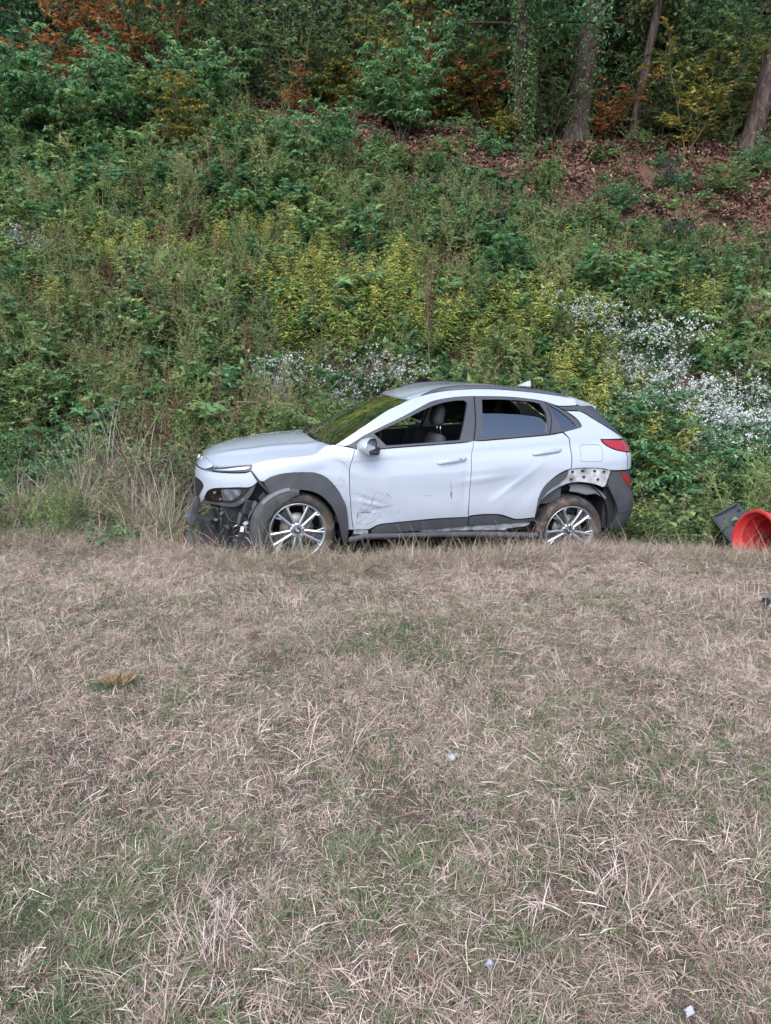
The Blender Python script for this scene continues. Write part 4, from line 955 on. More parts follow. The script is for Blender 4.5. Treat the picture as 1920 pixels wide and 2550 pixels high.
# ---- scatter by geometry nodes (only for what nobody could count)
def scatter(name, pts, protos, pid, rot, scl, tint, label, cat):
    me = bpy.data.meshes.new(name); me.vertices.add(len(pts)); me.vertices.foreach_set('co', np.asarray(pts, np.float32).ravel())
    for nm, ty, arr, fld in (('rot', 'FLOAT_VECTOR', rot, 'vector'), ('scl', 'FLOAT', scl, 'value'), ('tint', 'FLOAT', tint, 'value'), ('pid', 'INT', pid, 'value')):
        a = me.attributes.new(nm, ty, 'POINT'); a.data.foreach_set(fld, np.asarray(arr, np.int32 if ty == 'INT' else np.float32).ravel())
    o = bpy.data.objects.new(name, me); COL.objects.link(o)
    ng = bpy.data.node_groups.new('scatter_' + name, 'GeometryNodeTree')
    ng.interface.new_socket('Geometry', in_out='INPUT', socket_type='NodeSocketGeometry'); ng.interface.new_socket('Geometry', in_out='OUTPUT', socket_type='NodeSocketGeometry')
    N, Lk = ng.nodes, ng.links; gi = N.new('NodeGroupInput'); go = N.new('NodeGroupOutput')
    jn = N.new('GeometryNodeJoinGeometry')
    for i, p in reversed(list(enumerate(protos))):
        po = bpy.data.objects.new('sprig_shape', p); oi = N.new('GeometryNodeObjectInfo'); oi.inputs['Object'].default_value = po
        ti = N.new('GeometryNodeGeometryToInstance'); Lk.new(oi.outputs['Geometry'], ti.inputs[0]); Lk.new(ti.outputs[0], jn.inputs[0])
    ip = N.new('GeometryNodeInstanceOnPoints'); ip.inputs['Pick Instance'].default_value = True
    Lk.new(gi.outputs[0], ip.inputs['Points']); Lk.new(jn.outputs[0], ip.inputs['Instance'])
    def attr(nm, ty):
        a = N.new('GeometryNodeInputNamedAttribute'); a.data_type = ty; a.inputs['Name'].default_value = nm; return a.outputs['Attribute']
    Lk.new(attr('pid', 'INT'), ip.inputs['Instance Index'])
    er = N.new('FunctionNodeEulerToRotation'); Lk.new(attr('rot', 'FLOAT_VECTOR'), er.inputs[0]); Lk.new(er.outputs[0], ip.inputs['Rotation'])
    Lk.new(attr('scl', 'FLOAT'), ip.inputs['Scale']); Lk.new(ip.outputs[0], go.inputs[0])
    md = o.modifiers.new('scatter', 'NODES'); md.node_group = ng
    return tag(o, label, cat, kind='stuff')
def spread(n, x0, x1, y0, y1, g, keep=None):
    x = g.uniform(x0, x1, n); y = g.uniform(y0, y1, n); m = np.ones(n, bool) if keep is None else keep(x, y)
    return x[m], y[m]
def car_clear(x, y, pad=.0):
    """true outside the car's footprint"""
    c, s_ = math.cos(-.2252), math.sin(-.2252); dx, dy = x + .9667, y - 6.8955; u = dx * c - dy * s_; v = dx * s_ + dy * c
    return ~((u > -1.05 - pad) & (u < 3.42 + pad) & (np.abs(v) < .93 + pad))
def in_view(x, y, m=1.3): return np.abs(x) < .56 * y + m
# ---------------------------------------------------------------- where the plants stand (metres)
BUSHES = [
    ('broad', -6.82, 14.6, 0.98, 5.06, 'tall green leafy shrub at the left edge of the wood front'),
    ('broad', -5.76, 14.48, 1.05, 5.07, 'tall green leafy shrub rising highest on the left of the bank'),
    ('broad', -4.69, 14.67, 0.92, 3.24, 'green leafy shrub beside the yellow-orange bush below the dark wood'),
    ('broad', -7.3, 14.61, 0.95, 1.79, 'green shrub cut by the left picture edge below the orange sapling'),
    ('yellowbush', -6.07, 14.84, 0.62, 0.34, 'yellow-green bush growing in front of the tall left shrubs'),
    ('yellowbush', -3.77, 14.5, 1.0, 2.41, 'rounded yellow-green bush with orange-edged leaves high on the left bank'),
    ('broad', -3.46, 15.36, 0.85, 2.57, 'slim upright green shrub right of the yellow-orange bush'),
    ('broad', -1.22, 14.16, 0.75, 0.28, 'green broad-leaved sapling in the upper middle of the bank'),
    ('broad', 0.35, 15.94, 1.0, 0.31, 'green leafy sapling under the dark wood in the upper middle'),
    ('broad', -0.67, 18.0, 0.45, 6.27, 'small bright green sapling beside the orange leaf litter'),
    ('small', 2.94, 14.86, 0.75, 4.1, 'low green shrub on the red-brown slope below the ivy-clad trunk'),
    ('small', 4.38, 14.45, 0.85, 1.47, 'rounded green shrub in the middle of the red-brown slope'),
    ('small', 3.59, 13.89, 0.7, 2.73, 'low spreading green shrub left of the rounded one on the slope'),
    ('small', 1.45, 13.36, 0.9, 6.12, 'dense small-leaved shrub above the goldenrod band'),
    ('small', 0.53, 12.75, 0.8, 5.64, 'dark small-leaved shrub in the middle of the bank'),
    ('small', 1.74, 12.28, 0.9, 5.3, 'dense dark green shrub above the white asters'),
    ('small', -1.95, 13.79, 0.8, 2.46, 'leafy green shrub left of the brown hollow in the upper bank'),
    ('small', -2.65, 13.03, 0.7, 3.1, 'low green shrub on the upper left middle of the bank'),
    ('small', -3.98, 12.94, 0.8, 4.25, 'low green shrub above the left goldenrod tips'),
    ('small', -5.34, 12.76, 0.8, 0.38, 'greyish green shrub beside the dead branches on the upper left'),
    ('feather', 5.65, 15.11, 0.9, 3.49, 'blue-green feathery seedling on the red-brown slope'),
    ('feather', 1.98, 13.66, 0.8, 1.7, 'blue-green feathery seedling in the upper right middle of the bank'),
    ('feather', 2.86, 13.63, 0.75, 5.52, 'blue-green feathery seedling next to the red leaves'),
    ('feather', 5.34, 13.75, 0.75, 0.4, 'blue-green feathery seedling lowest on the right slope'),
    ('maple', 6.23, 16.04, 1.0, 4.27, 'yellow-green maple sapling between the right trunks'),
    ('maple', 8.08, 18.0, 0.9, 5.46, 'greener maple sapling by the rightmost trunk'),
    ('orange', -6.27, 18.0, 1.15, 1.43, 'orange-leaved sapling in the dark wood at upper left'),
    ('orange', -8.13, 18.0, 1.1, 5.62, 'orange-leaved sapling at the far upper left corner'),
    ('orange', 4.91, 18.0, 0.55, 5.48, 'orange-leaved sapling standing behind the ivy-clad trunk'),
    ('orange', 1.65, 18.0, 0.9, 0.12, 'tan-orange oak sapling arching at the top middle'),
    ('orange', -1.86, 16.28, 0.45, 4.44, 'low orange-leaved seedling on the brown litter'),
    ('yellowbush', 2.53, 16.16, 0.55, 0.01, 'yellow autumn bush beside the vine-wrapped stump'),
    ('yellowbush', -0.56, 18.0, 0.7, 3.16, 'tan-yellow oak bush in the shade at the top middle'),
    ('red', -2.26, 15.57, 0.5, 2.74, 'small red-leaved seedling in the upper middle of the bank'),
    ('red', 2.68, 14.33, 0.45, 1.28, 'small crimson-leaved seedling on the right slope'),
    ('red', 0.43, 15.27, 0.5, 2.04, 'dark red vine tuft under the green sapling'),
    ('red', 4.25, 13.31, 0.45, 5.06, 'small dark red seedling low on the right slope'),
    ('orange', -5.56, 18.0, 1.3, 1.99, 'tall orange-leaved sapling at the top left of the wood'),
    ('orange', -7.1, 18.0, 0.9, 0.94, 'orange and rust foliage at the top left corner of the wood'),
    ('yellowbush', -0.14, 18.0, 1.5, 4.39, 'large tan-yellow oak bush overhanging at the top centre'),
    ('orange', 2.16, 18.0, 1.3, 2.82, 'rust-coloured branchy sapling at the top right of centre'),
    ('yellowbush', 1.24, 18.0, 1.2, 5.02, 'olive-yellow bush in the shade beside the vine-wrapped trunk'),
    ('orange', 5.2, 18.0, 0.85, 1.48, 'orange-leaved sapling between the ivy-clad and slim trunks'),
    ('yellowbush', 1.78, 18.0, 0.8, 2.01, 'yellow-brown bush above the red-brown slope'),
    ('dark', -2.06, 18.0, 1.0, 5.02, 'dark evergreen shrub in the wood behind the orange litter'),
    ('dark', -0.03, 18.0, 1.0, 3.18, 'dark evergreen shrub in the wood at the top centre'),
    ('dark', -3.74, 18.0, 1.0, 3.18, 'twiggy dark shrub at the wood edge on the left'),
    ('dark', 3.7, 18.0, 0.9, 1.48, 'dark shrub in the shade left of the ivy-clad trunk'),
    ('dark', 7.53, 18.0, 1.1, 0.09, 'dark green shrub behind the maple sapling'),
    ('dark', -5.09, 18.0, 1.0, 5.86, 'dark shrub between the orange sapling and the wood'),
    ('dark', 1.57, 18.0, 0.9, 0.54, 'shadowed shrub behind the green sapling at the top'),
    ('dark', 6.23, 18.0, 0.9, 5.31, 'shadowed shrub between the slim trunk and the maple sapling'),
    ('dark', 8.82, 18.0, 1.0, 2.31, 'dark shrub behind the rightmost trunk'),
    ('small', 7.6, 15.52, 1.0, 5.97, 'green shrub at the right edge below the rightmost trunk'),
    ('small', 6.65, 15.09, 0.8, 2.51, 'low green shrub left of the right picture edge on the slope'),
    ('vinebush', -4.67, 8.95, 0.95, 5.88, 'dark green vine mound at the left picture edge'),
    ('vinebush', -4.05, 8.34, 0.8, 3.49, 'dark green bramble at the lower left beside the dry grass'),
    ('vinebush', -4.27, 9.39, 0.7, 1.51, 'green bramble beside the tall dry grass'),
    ('vinebush', 3.48, 8.9, 1.1, 4.66, 'tall leafy green bush right behind the rear bumper'),
    ('vinebush', 3.95, 8.61, 0.75, 4.24, 'green bush between the car and the red drum'),
    ('vinebush', 4.78, 9.16, 0.8, 4.3, 'green bush rising behind the red drum'),
    ('vinebush', 5.5, 10.59, 0.7, 2.91, 'dark green bush above the asters at the right edge'),
    ('vinebush', 3.4, 9.65, 0.9, 1.39, 'olive bush beside the tail lamp'),
    ('vinebush', -1.25, 8.96, 0.8, 4.03, 'green weeds mound behind the bonnet'),
    ('vinebush', -2.51, 8.34, 0.6, 0.67, 'dark weeds mound left of the torn bumper'),
    ('vinebush', -0.57, 9.38, 0.6, 4.35, 'green weeds mound behind the windscreen'),
]
GOLD_BAND = [
    (-1.6, 10.89, 0.91, 2.36),
    (-1.23, 10.55, 0.95, 1.22),
    (-0.89, 11.02, 0.85, 5.01),
    (-0.6, 10.63, 0.85, 4.48),
    (-0.31, 11.4, 0.9, 5.91),
    (-0.06, 10.9, 1.0, 4.54),
    (0.13, 11.89, 0.95, 0.96),
    (0.33, 11.11, 0.93, 5.32),
    (0.59, 11.54, 0.85, 3.47),
    (0.7, 10.85, 0.87, 6.02),
    (1.11, 11.15, 0.83, 2.53),
    (1.43, 10.86, 0.75, 2.64),
    (1.83, 11.51, 0.91, 5.87),
    (2.09, 11.07, 0.98, 2.06),
    (2.45, 11.5, 1.0, 1.18),
    (0.05, 11.42, 0.96, 0.99),
    (-1.03, 11.53, 0.85, 0.46),
    (-1.36, 11.25, 0.96, 5.2),
    (0.28, 12.17, 0.78, 3.31),
]
GOLD_UPPER = [
    (-4.87, 12.17, 0.61, 3.09),
    (-4.49, 12.16, 0.69, 0.67),
    (-3.94, 11.96, 0.77, 1.75),
    (-3.18, 11.84, 0.66, 0.36),
    (-2.37, 12.73, 0.55, 1.23),
    (-2.07, 12.53, 0.64, 5.83),
    (-1.49, 12.54, 0.77, 3.02),
    (-1.02, 12.35, 0.66, 4.19),
    (-2.75, 12.27, 0.76, 2.12),
    (-1.74, 12.03, 0.75, 2.51),
    (-1.06, 11.96, 0.7, 4.63),
    (-4.24, 11.72, 0.68, 4.34),
    (-4.84, 10.78, 0.72, 0.04),
    (-1.98, 11.61, 0.56, 0.94),
]
GOLD_RIGHT = [
    (2.43, 10.24, 0.81, 1.28),
    (2.72, 10.04, 0.76, 1.36),
    (3.01, 9.89, 0.93, 5.56),
    (3.19, 9.57, 0.85, 2.3),
    (3.47, 9.46, 0.88, 4.27),
    (3.61, 9.28, 0.99, 5.91),
    (3.38, 9.05, 0.86, 4.44),
    (3.11, 10.31, 0.85, 5.17),
    (2.73, 10.71, 0.82, 5.47),
    (3.96, 9.63, 0.9, 4.56),
    (3.3, 11.39, 0.91, 1.99),
    (4.96, 11.77, 0.9, 0.32),
]
ASTER_MIDDLE = [
    (-1.47, 9.82, 0.71, 3.33),
    (-1.17, 9.98, 0.82, 5.23),
    (-0.55, 9.66, 0.71, 3.5),
    (-0.21, 9.85, 0.82, 3.76),
    (0.14, 10.04, 0.88, 3.3),
]
ASTER_RIGHT = [
    (2.87, 11.56, 0.94, 3.09),
    (3.19, 11.52, 0.95, 1.56),
    (3.42, 11.29, 0.94, 4.22),
    (3.84, 11.21, 0.85, 6.22),
    (4.32, 11.16, 0.99, 6.0),
    (3.52, 10.7, 0.87, 2.79),
    (3.79, 10.45, 0.87, 0.29),
    (4.13, 10.78, 0.8, 1.55),
    (4.28, 10.19, 1.02, 1.03),
    (3.56, 9.78, 0.97, 1.57),
    (4.43, 9.68, 0.82, 1.21),
    (4.69, 9.54, 0.97, 3.15),
    (4.72, 9.95, 0.94, 2.85),
    (5.04, 9.62, 0.87, 3.07),
    (4.17, 9.87, 1.03, 1.27),
    (5.06, 10.15, 0.98, 1.58),
    (5.49, 10.38, 0.85, 2.03),
    (4.62, 10.39, 0.82, 5.87),
    (3.46, 10.12, 0.89, 1.1),
    (4.18, 9.51, 0.8, 0.38),
    (4.58, 9.84, 0.85, 2.62),
    (4.84, 9.77, 0.95, 6.16),
    (4.96, 9.68, 1.02, 1.52),
    (4.59, 9.45, 0.95, 5.79),
    (4.38, 9.93, 0.83, 5.36),
]
ASTER_UPPER = [
    (-6.02, 12.14, 0.66, 4.91),
    (-5.51, 11.98, 0.65, 3.93),
]
TUSSOCKS = [
    ('green', -3.27, 10.2, 0.8, 3.18, 'green grass tussock on the left bank'),
    ('green', -3.4, 9.74, 0.75, 0.66, 'green grass tussock above the tall dry grass'),
    ('green', -2.4, 9.1, 0.8, 4.77, 'bright green grass tussock left of the bonnet'),
    ('green', -2.0, 9.2, 0.8, 5.17, 'bright green grass tussock beside the brown stalk'),
    ('green', -0.83, 9.66, 0.6, 3.03, 'green grass tussock behind the bonnet'),
    ('green', 0.86, 10.57, 0.7, 2.44, 'green grass tussock behind the car roof'),
    ('green', -2.72, 9.76, 0.7, 5.95, 'green grass tussock in the middle of the left bank'),
    ('dry', -3.13, 8.11, 1.15, 2.35, 'tallest arching clump of dry grass on the left'),
    ('dry', -2.73, 8.13, 0.95, 5.52, 'arching clump of dry grass next to the tallest one'),
    ('dry', -3.45, 8.19, 0.9, 2.63, 'arching clump of dry grass nearest the left bramble'),
    ('dry', -3.31, 7.47, 0.8, 2.35, 'low dry grass clump in the ditch at left'),
    ('dry', -2.59, 7.26, 0.75, 2.27, 'low dry grass clump at the lawn edge left of the car'),
    ('dry', -2.24, 8.15, 0.8, 0.38, 'dry grass clump in front of the car nose'),
    ('dry', -2.24, 7.06, 0.7, 1.74, 'pale dry grass clump near the torn bumper'),
    ('dry', -3.86, 7.47, 0.7, 1.44, 'dry grass clump at the lower left edge of the bank'),
    ('dry', -1.51, 9.62, 0.8, 0.39, 'dry grass clump behind the bonnet'),
]
STALKS = [
    ('brown', -1.78, 9.31, 1.5, 3.4, 'tall red-brown dead stalk behind the bonnet'),
    ('brown', -1.47, 10.44, 0.9, 2.78, 'short brown dead stalk above the middle asters'),
    ('brown', -2.07, 8.87, 1.2, 0.16, 'grey-brown dead stalk left of the tall red-brown one'),
    ('brown', -1.87, 8.94, 0.9, 0.98, 'small dead stalk just above the car nose'),
    ('dark', 0.63, 10.3, 1.75, 5.77, 'thin dark dead stalk rising behind the car roof'),
]
TREES_PX = [
    (4.3, 18.0, 'ivy'),
    (5.73, 18.0, 'slim'),
    (7.47, 16.05, 'right'),
    (2.75, 15.96, 'stump'),
    (0.7, 17.6, 'mid'),
    (-2.84, 17.8, 'left'),
]
MISC = [
    ('clump', -1.37, 3.37),
    ('paper1', 0.27, 2.68),
    ('paper2', 0.28, 1.61),
    ('paper3', 0.77, 1.49),
    ('frag', 2.65, 4.65),
    ('lit1', 5.06, 15.62),
    ('lit2', 6.32, 14.4),
    ('lit3', 5.89, 12.8),
    ('panel', 3.94, 7.92),
    ('branch1', -2.42, 9.23),
    ('branch2', -6.56, 15.2),
    ('branch3', 1.37, 13.36),
    ('branch4', -3.76, 7.26),
]
# ---------------------------------------------------------------- mown lawn: matted dry grass with green patches
def lawn_patch(seed, ntuft, per, rad, green, l0=.024, l1=.062, lie=.8, nlay=60, tall=.08, wd=(.0012, .0026)):
    """a round patch of sward: tufts leaning together, each with its own colour, and clippings lying over them"""
    g = np.random.default_rng(seed); sp = Soup(); n = ntuft * per; L0 = g.normal(0, .5, 2)
    r_ = rad * np.sqrt(g.uniform(0, 1, ntuft)) ** .9; a = g.uniform(0, 6.283, ntuft); C = np.stack([r_ * np.cos(a), r_ * np.sin(a)], 1)
    isg = g.uniform(0, 1, ntuft) < green; lean = L0 + g.normal(0, .45, (ntuft, 2)); ln = g.uniform(.65, 1.3, ntuft) * np.where(g.uniform(0, 1, ntuft) < tall, 1.7, 1); b0 = g.normal(0, .12, ntuft)
    k = np.repeat(np.arange(ntuft), per); P = np.concatenate([C[k] + g.normal(0, .017, (n, 2)), np.full((n, 1), -.006)], 1)
    el = np.clip(g.normal(lie, .38, n), .05, 1.45); az = g.uniform(0, 6.283, n)
    D = np.stack([np.cos(az) * np.cos(el) * .8 + lean[k, 0] * .6, np.sin(az) * np.cos(el) * .8 + lean[k, 1] * .6, np.sin(el)], 1)
    gr = isg[k] ^ (g.uniform(0, 1, n) < .17)
    sh = np.where(gr, np.clip(g.normal(.24, .07, n), .08, .36), np.clip(g.normal(.63, .16, n) + b0[k], .40, 1.0))
    blade_soup(sp, P, D, g.uniform(l0, l1, n) * ln[k], g.uniform(*wd, n), g.uniform(.3, 2.4, n), sh, g, seg=4)
    if nlay:
        m = nlay; r_ = rad * np.sqrt(g.uniform(0, 1, m)); a = g.uniform(0, 6.283, m); a0 = g.uniform(0, 6.283)
        P = np.stack([r_ * np.cos(a), r_ * np.sin(a), g.uniform(.010, .045, m)], 1); az = np.where(g.uniform(0, 1, m) < .6, g.normal(a0, .6, m), g.uniform(0, 6.283, m))
        blade_soup(sp, P, np.stack([np.cos(az), np.sin(az), g.uniform(-.15, .30, m)], 1), g.uniform(.03, .085, m), g.uniform(.0012, .0024, m), g.uniform(0, 1.8, m), np.clip(g.normal(.68, .14, m), .42, 1), g)
    return sp.mesh('sward_patch', M_lawn)
protos = [lawn_patch(100 + i, 105, 25, .29, .10) for i in range(6)] + [lawn_patch(110 + i, 105, 25, .28, .40, nlay=50) for i in range(5)] + [lawn_patch(120 + i, 86, 24, .26, .85, .03, .072, .95, 40) for i in range(3)] \
       + [lawn_patch(130 + i, 60, 26, .25, .12, .04, .092, 1.05, 40, .2) for i in range(4)] + [lawn_patch(140 + i, 9, 18, .07, .25, .06, .17, 1.05, 5, .3) for i in range(4)]
g = np.random.default_rng(21)
# jittered grid so the cover is even
gx, gy = np.meshgrid(np.arange(-6.4, 6.4, .20), np.arange(.75, 6.6, .20)); x = (gx + g.normal(0, .07, gx.shape)).ravel(); y = (gy + g.normal(0, .07, gy.shape)).ravel()
m = in_view(x, y, 1.2) & (y < lip_y(x) - .22); x, y = x[m], y[m]; n = len(x)
gn = vnoise(x, y, 1.5, 4) + 0.6 * vnoise(x, y, 3.7, 9) + g.normal(0, .18, n) + 1.3 * np.exp(-((x + 1.0) / .5) ** 2 - ((y - 2.0) / .45) ** 2) + .8 * np.exp(-((x + .9) / .4) ** 2 - ((y - 1.45) / .3) ** 2); u = g.uniform(0, 1, n)
pid = np.where(gn > .92, g.integers(11, 14, n), np.where(gn > .0, g.integers(6, 11, n), g.integers(0, 6, n))); pid = np.where((u > .84) & (gn < .85), g.integers(14, 18, n), pid)
# rough edge above the ditch from single tufts
NE = 1900; ex = g.uniform(-6, 6, NE); ey = lip_y(ex) + g.uniform(-.34, .16, NE)
X, Y = np.concatenate([x, ex]), np.concatenate([y, ey]); n2 = len(X); pid = np.concatenate([pid, g.integers(18, 22, NE)])
rot = np.stack([g.normal(0, .05, n2), g.normal(0, .05, n2), g.uniform(0, 6.283, n2)], 1); scl = g.uniform(.75, 1.25, n2) * (1 + .30 * vnoise(X, Y, 2.2, 31))
tint = g.normal(0, .035, n2) + .085 * vnoise(X, Y, 1.2, 20) - .01
scatter('lawn_grass', np.stack([X, Y, ground(X, Y)], 1), protos, pid, rot, scl, tint, 'mown dry lawn of matted straw and dull green grass', 'grass')
# longer straws lying across the lawn
def long_straw(seed, nb):
    g = np.random.default_rng(seed); sp = Soup(); P = np.stack([g.uniform(-.2, .2, nb), g.uniform(-.2, .2, nb), g.uniform(.03, .06, nb)], 1); az = g.uniform(0, 6.28, nb)
    blade_soup(sp, P, np.stack([np.cos(az), np.sin(az), g.uniform(0, .22, nb)], 1), g.uniform(.10, .32, nb), g.uniform(.0010, .0018, nb), g.uniform(.1, .9, nb), g.uniform(.6, .9, nb), g, seg=4)
    return sp.mesh('long_straw', M_lawn)
g = np.random.default_rng(22); ps = [long_straw(140 + i, 3) for i in range(5)]
x, y = spread(230, -6.2, 6.2, .8, 6.6, g, lambda x, y: in_view(x, y) & (y < lip_y(x) + .1)); n = len(x)
scatter('loose_straw', np.stack([x, y, ground(x, y)], 1), ps, g.integers(0, 5, n), np.stack([g.normal(0, .1, n), g.normal(0, .1, n), g.uniform(0, 6.28, n)], 1), g.uniform(.7, 1.4, n), g.normal(0, .05, n), 'long pale straws lying loose across the mown lawn', 'straw')
# taller uncut grass along the ditch edge
def verge_tuft(seed, n, h, green):
    g = np.random.default_rng(seed); sp = Soup(); P = g.normal(0, .05, (n, 3)); P[:, 2] = -.01; az = g.uniform(0, 6.283, n); el = np.clip(g.normal(1.0, .3, n), .3, 1.5)
    sh = np.where(g.uniform(0, 1, n) < green, g.uniform(.12, .34, n), np.clip(g.normal(.66, .15, n), .42, 1))
    blade_soup(sp, P, np.stack([np.cos(az) * np.cos(el), np.sin(az) * np.cos(el), np.sin(el)], 1), h * g.uniform(.4, 1.1, n), g.uniform(.0018, .0036, n), g.uniform(.2, 1.5, n), sh, g, seg=5)
    return sp.mesh('verge_tuft', M_lawn)
pv = [verge_tuft(150 + i, 20, .25, .25) for i in range(3)] + [verge_tuft(155 + i, 8, .40, .12) for i in range(3)]; g = np.random.default_rng(23)
NV = 760; x = g.uniform(-5.6, 5.4, NV); y = lip_y(x) + g.normal(.02, .12, NV) + np.where(x < -1.3, g.uniform(0, .5, NV), 0)
s_ = g.uniform(.3, 1.2, NV) * np.where(x < -1.2, 1.55, 1.15) * (1 + .35 * vnoise(x, y, 2.7, 3)); s_ = np.where((x > -.6) & (x < 1.2), s_ * .85, s_); s_ = np.where(x > 2.4, s_ * .6, s_)
scatter('verge_grass', np.stack([x, y, ground(x, y)], 1), pv, g.integers(0, 6, NV), np.stack([g.normal(0, .12, NV), g.normal(0, .12, NV), g.uniform(0, 6.28, NV)], 1), s_, g.normal(0, .06, NV), 'ragged uncut dry grass along the edge of the ditch', 'grass')
# ---------------------------------------------------------------- bank: weeds nobody could count
def sprig(seed, h, spread_, nst, nl, ll, lw, mat, droop=.3, shape='kite', lo=.1, stemr=.003, up=.75):
    g = np.random.default_rng(seed); sp = Soup()
    for k in range(nst):
        az = g.uniform(0, 6.283); d = np.array([math.cos(az) * (1 - up), math.sin(az) * (1 - up), up * g.uniform(.7, 1.1)]) + g.normal(0, .08, 3)
        b = np.array([g.normal(0, spread_ * .3), g.normal(0, spread_ * .3), 0]); pts = arc(b, d, h * g.uniform(.6, 1.1), g, .5)
        stem_soup(sp, pts, stemr, stemr * .4, .0)
        m = nl; p, t = along(pts, g.uniform(lo, 1, m)); az = g.uniform(0, 6.283, m)
        D = unit(t * .5 + np.stack([np.cos(az), np.sin(az), g.uniform(-.2, .5, m)], 1))
        leaf_soup(sp, p, D, ll * g.uniform(.6, 1.2, m), lw * g.uniform(.7, 1.2, m), np.clip(g.normal(.5, .2, m), .02, .95), g, droop=droop, shape=shape)
    return sp.mesh('sprig', mat)
def dry_weed(seed, h, nst, mat=None):
    g = np.random.default_rng(seed); sp = Soup(); P = g.normal(0, .07, (nst, 3)); P[:, 2] = 0
    az = g.uniform(0, 6.283, nst); el = g.uniform(.75, 1.5, nst)
    D = np.stack([np.cos(az) * np.cos(el), np.sin(az) * np.cos(el), np.sin(el)], 1)
    blade_soup(sp, P, D, h * g.uniform(.5, 1.15, nst), g.uniform(.003, .006, nst), g.uniform(.1, .9, nst), np.clip(g.normal(.45, .2, nst), .02, 1), g, seg=4)
    return sp.mesh('dry_weed', mat or M_straw)
def twiggy(seed, h, nst):
    g = np.random.default_rng(seed); sp = Soup()
    for k in range(nst):
        az = g.uniform(0, 6.283); pts = arc((g.normal(0, .1), g.normal(0, .1), 0), (math.cos(az) * .5, math.sin(az) * .5, .9), h * g.uniform(.6, 1.2), g, .5, 6, .12); stem_soup(sp, pts, .004, .0015, g.uniform(.5, 1))
        for j in range(4):
            p, t = along(pts, g.uniform(.3, .95, 1)); stem_soup(sp, arc(p[0], t[0] + g.normal(0, .6, 3), h * .3, g, .2, 3, .15), .0022, .001, g.uniform(.5, 1))
    return sp.mesh('twigs', M_stem)
bank_protos = [sprig(200 + i, .45, .28, 7, 24, .072, .044, M_green) for i in range(3)] + [sprig(210 + i, .38, .3, 8, 24, .068, .046, M_vine, up=.55) for i in range(3)] \
    + [sprig(220 + i, .55, .2, 6, 22, .070, .026, M_olive, shape='kite') for i in range(3)] + [dry_weed(230 + i, .55, 26) for i in range(3)] + [sprig(240 + i, .55, .16, 5, 30, .07, .018, M_gold, droop=.5, shape='lance') for i in range(2)] + [twiggy(250 + i, .6, 6) for i in range(2)]
def tall_weed(seed, h, nst, mat, nl, lw):
    """upright weed: visible stems with narrow leaves and a branching top"""
    g = np.random.default_rng(seed); sp = Soup()
    for k in range(nst):
        pts = arc((g.normal(0, .09), g.normal(0, .09), 0), (g.normal(0, .2), g.normal(0, .2), 1), h * g.uniform(.6, 1.15), g, .12, 6, .05); stem_soup(sp, pts, .0035, .0015, g.uniform(.5, .9))
        p, t = along(pts, g.uniform(.1, 1, nl)); az = g.uniform(0, 6.283, nl)
        leaf_soup(sp, p, np.stack([np.cos(az), np.sin(az), g.uniform(-.1, .8, nl)], 1), .075 * g.uniform(.5, 1.2, nl), lw, np.clip(g.normal(.55, .2, nl), .05, 1), g, droop=.4)
        for j in range(5):
            p, t = along(pts, g.uniform(.6, 1, 1)); s2 = arc(p[0], t[0] + g.normal(0, .45, 3), h * .2, g, .1, 3, .1); stem_soup(sp, s2, .0018, .001, g.uniform(.5, 1))
            pp, tt = along(s2, g.uniform(.2, 1, 5)); leaf_soup(sp, pp, g.normal(0, 1, (5, 3)) + [0, 0, .5], .022, .010, g.uniform(.4, 1, 5), g)
    return sp.mesh('tall_weed', mat)
bank_protos += [tall_weed(270 + i, .85, 6, M_olive, 18, .016) for i in range(3)] + [tall_weed(280 + i, .8, 7, M_green, 20, .018) for i in range(3)] + [tall_weed(290 + i, .85, 6, M_litter, 9, .014) for i in range(2)] + [dry_weed(236 + i, .55, 30, M_green) for i in range(2)] + [sprig(294 + i, .58, .5, 11, 36, .085 + .02 * i, .052 + .010 * i, (M_green, M_vine)[i % 2], up=.6, stemr=.004) for i in range(4)]
# zones: greener to the right and the top, dry and brown in the left middle, bare leaf litter under the trees
g = np.random.default_rng(31)
x, y = spread(13500, -12, 12, 6.15, 17.4, g, lambda x, y: in_view(x, y, 1.6) & (y > lip_y(x) + np.where(x < -1.5, -.10, .08) + .12 * vnoise(x, y, 3.0, 2)) & car_clear(x, y, .05))
n = len(x); v1 = vnoise(x, y, .8, 1) + g.normal(0, .45, n); v2 = vnoise(x, y, .55, 7) + g.normal(0, .4, n)
dryz = np.exp(-((x + 2.2) / 3.4) ** 2 - ((y - 11.2) / 1.8) ** 2) * 1.3 + np.exp(-((x + 2.6) / 2.2) ** 2 - ((y - 8.0) / 1.4) ** 2) * 1.2 + .7 * np.exp(-((x - 6.6) / 1.8) ** 2 - ((y - 11.8) / 1.6) ** 2)
yb = np.interp(x, [-9, -3.5, -1.5, 1.0, 3.0, 6.0, 9], [16.9, 16.3, 15.5, 15.1, 14.4, 13.5, 13.2]) + .35 * vnoise(x, y, 1.4, 17)
bare = .90 * sstep(-.5, .6, y - yb)
pid = np.where(v1 > .1, g.integers(0, 3, n), g.integers(3, 6, n)); pid = np.where(v2 > .35, g.integers(6, 9, n), pid)
ur = g.uniform(0, 1, n); up_ = g.uniform(0, 1, n)
pid = np.where(ur < .08 + .36 * dryz, np.where(up_ < .40, g.integers(9, 12, n), np.where(up_ < .86, g.integers(16, 19, n), g.integers(22, 24, n))), pid)
pid = np.where((ur > .93), g.integers(14, 16, n), pid); pid = np.where((ur > .87) & (ur < .93) & (y < 13.5), g.integers(12, 14, n), pid)
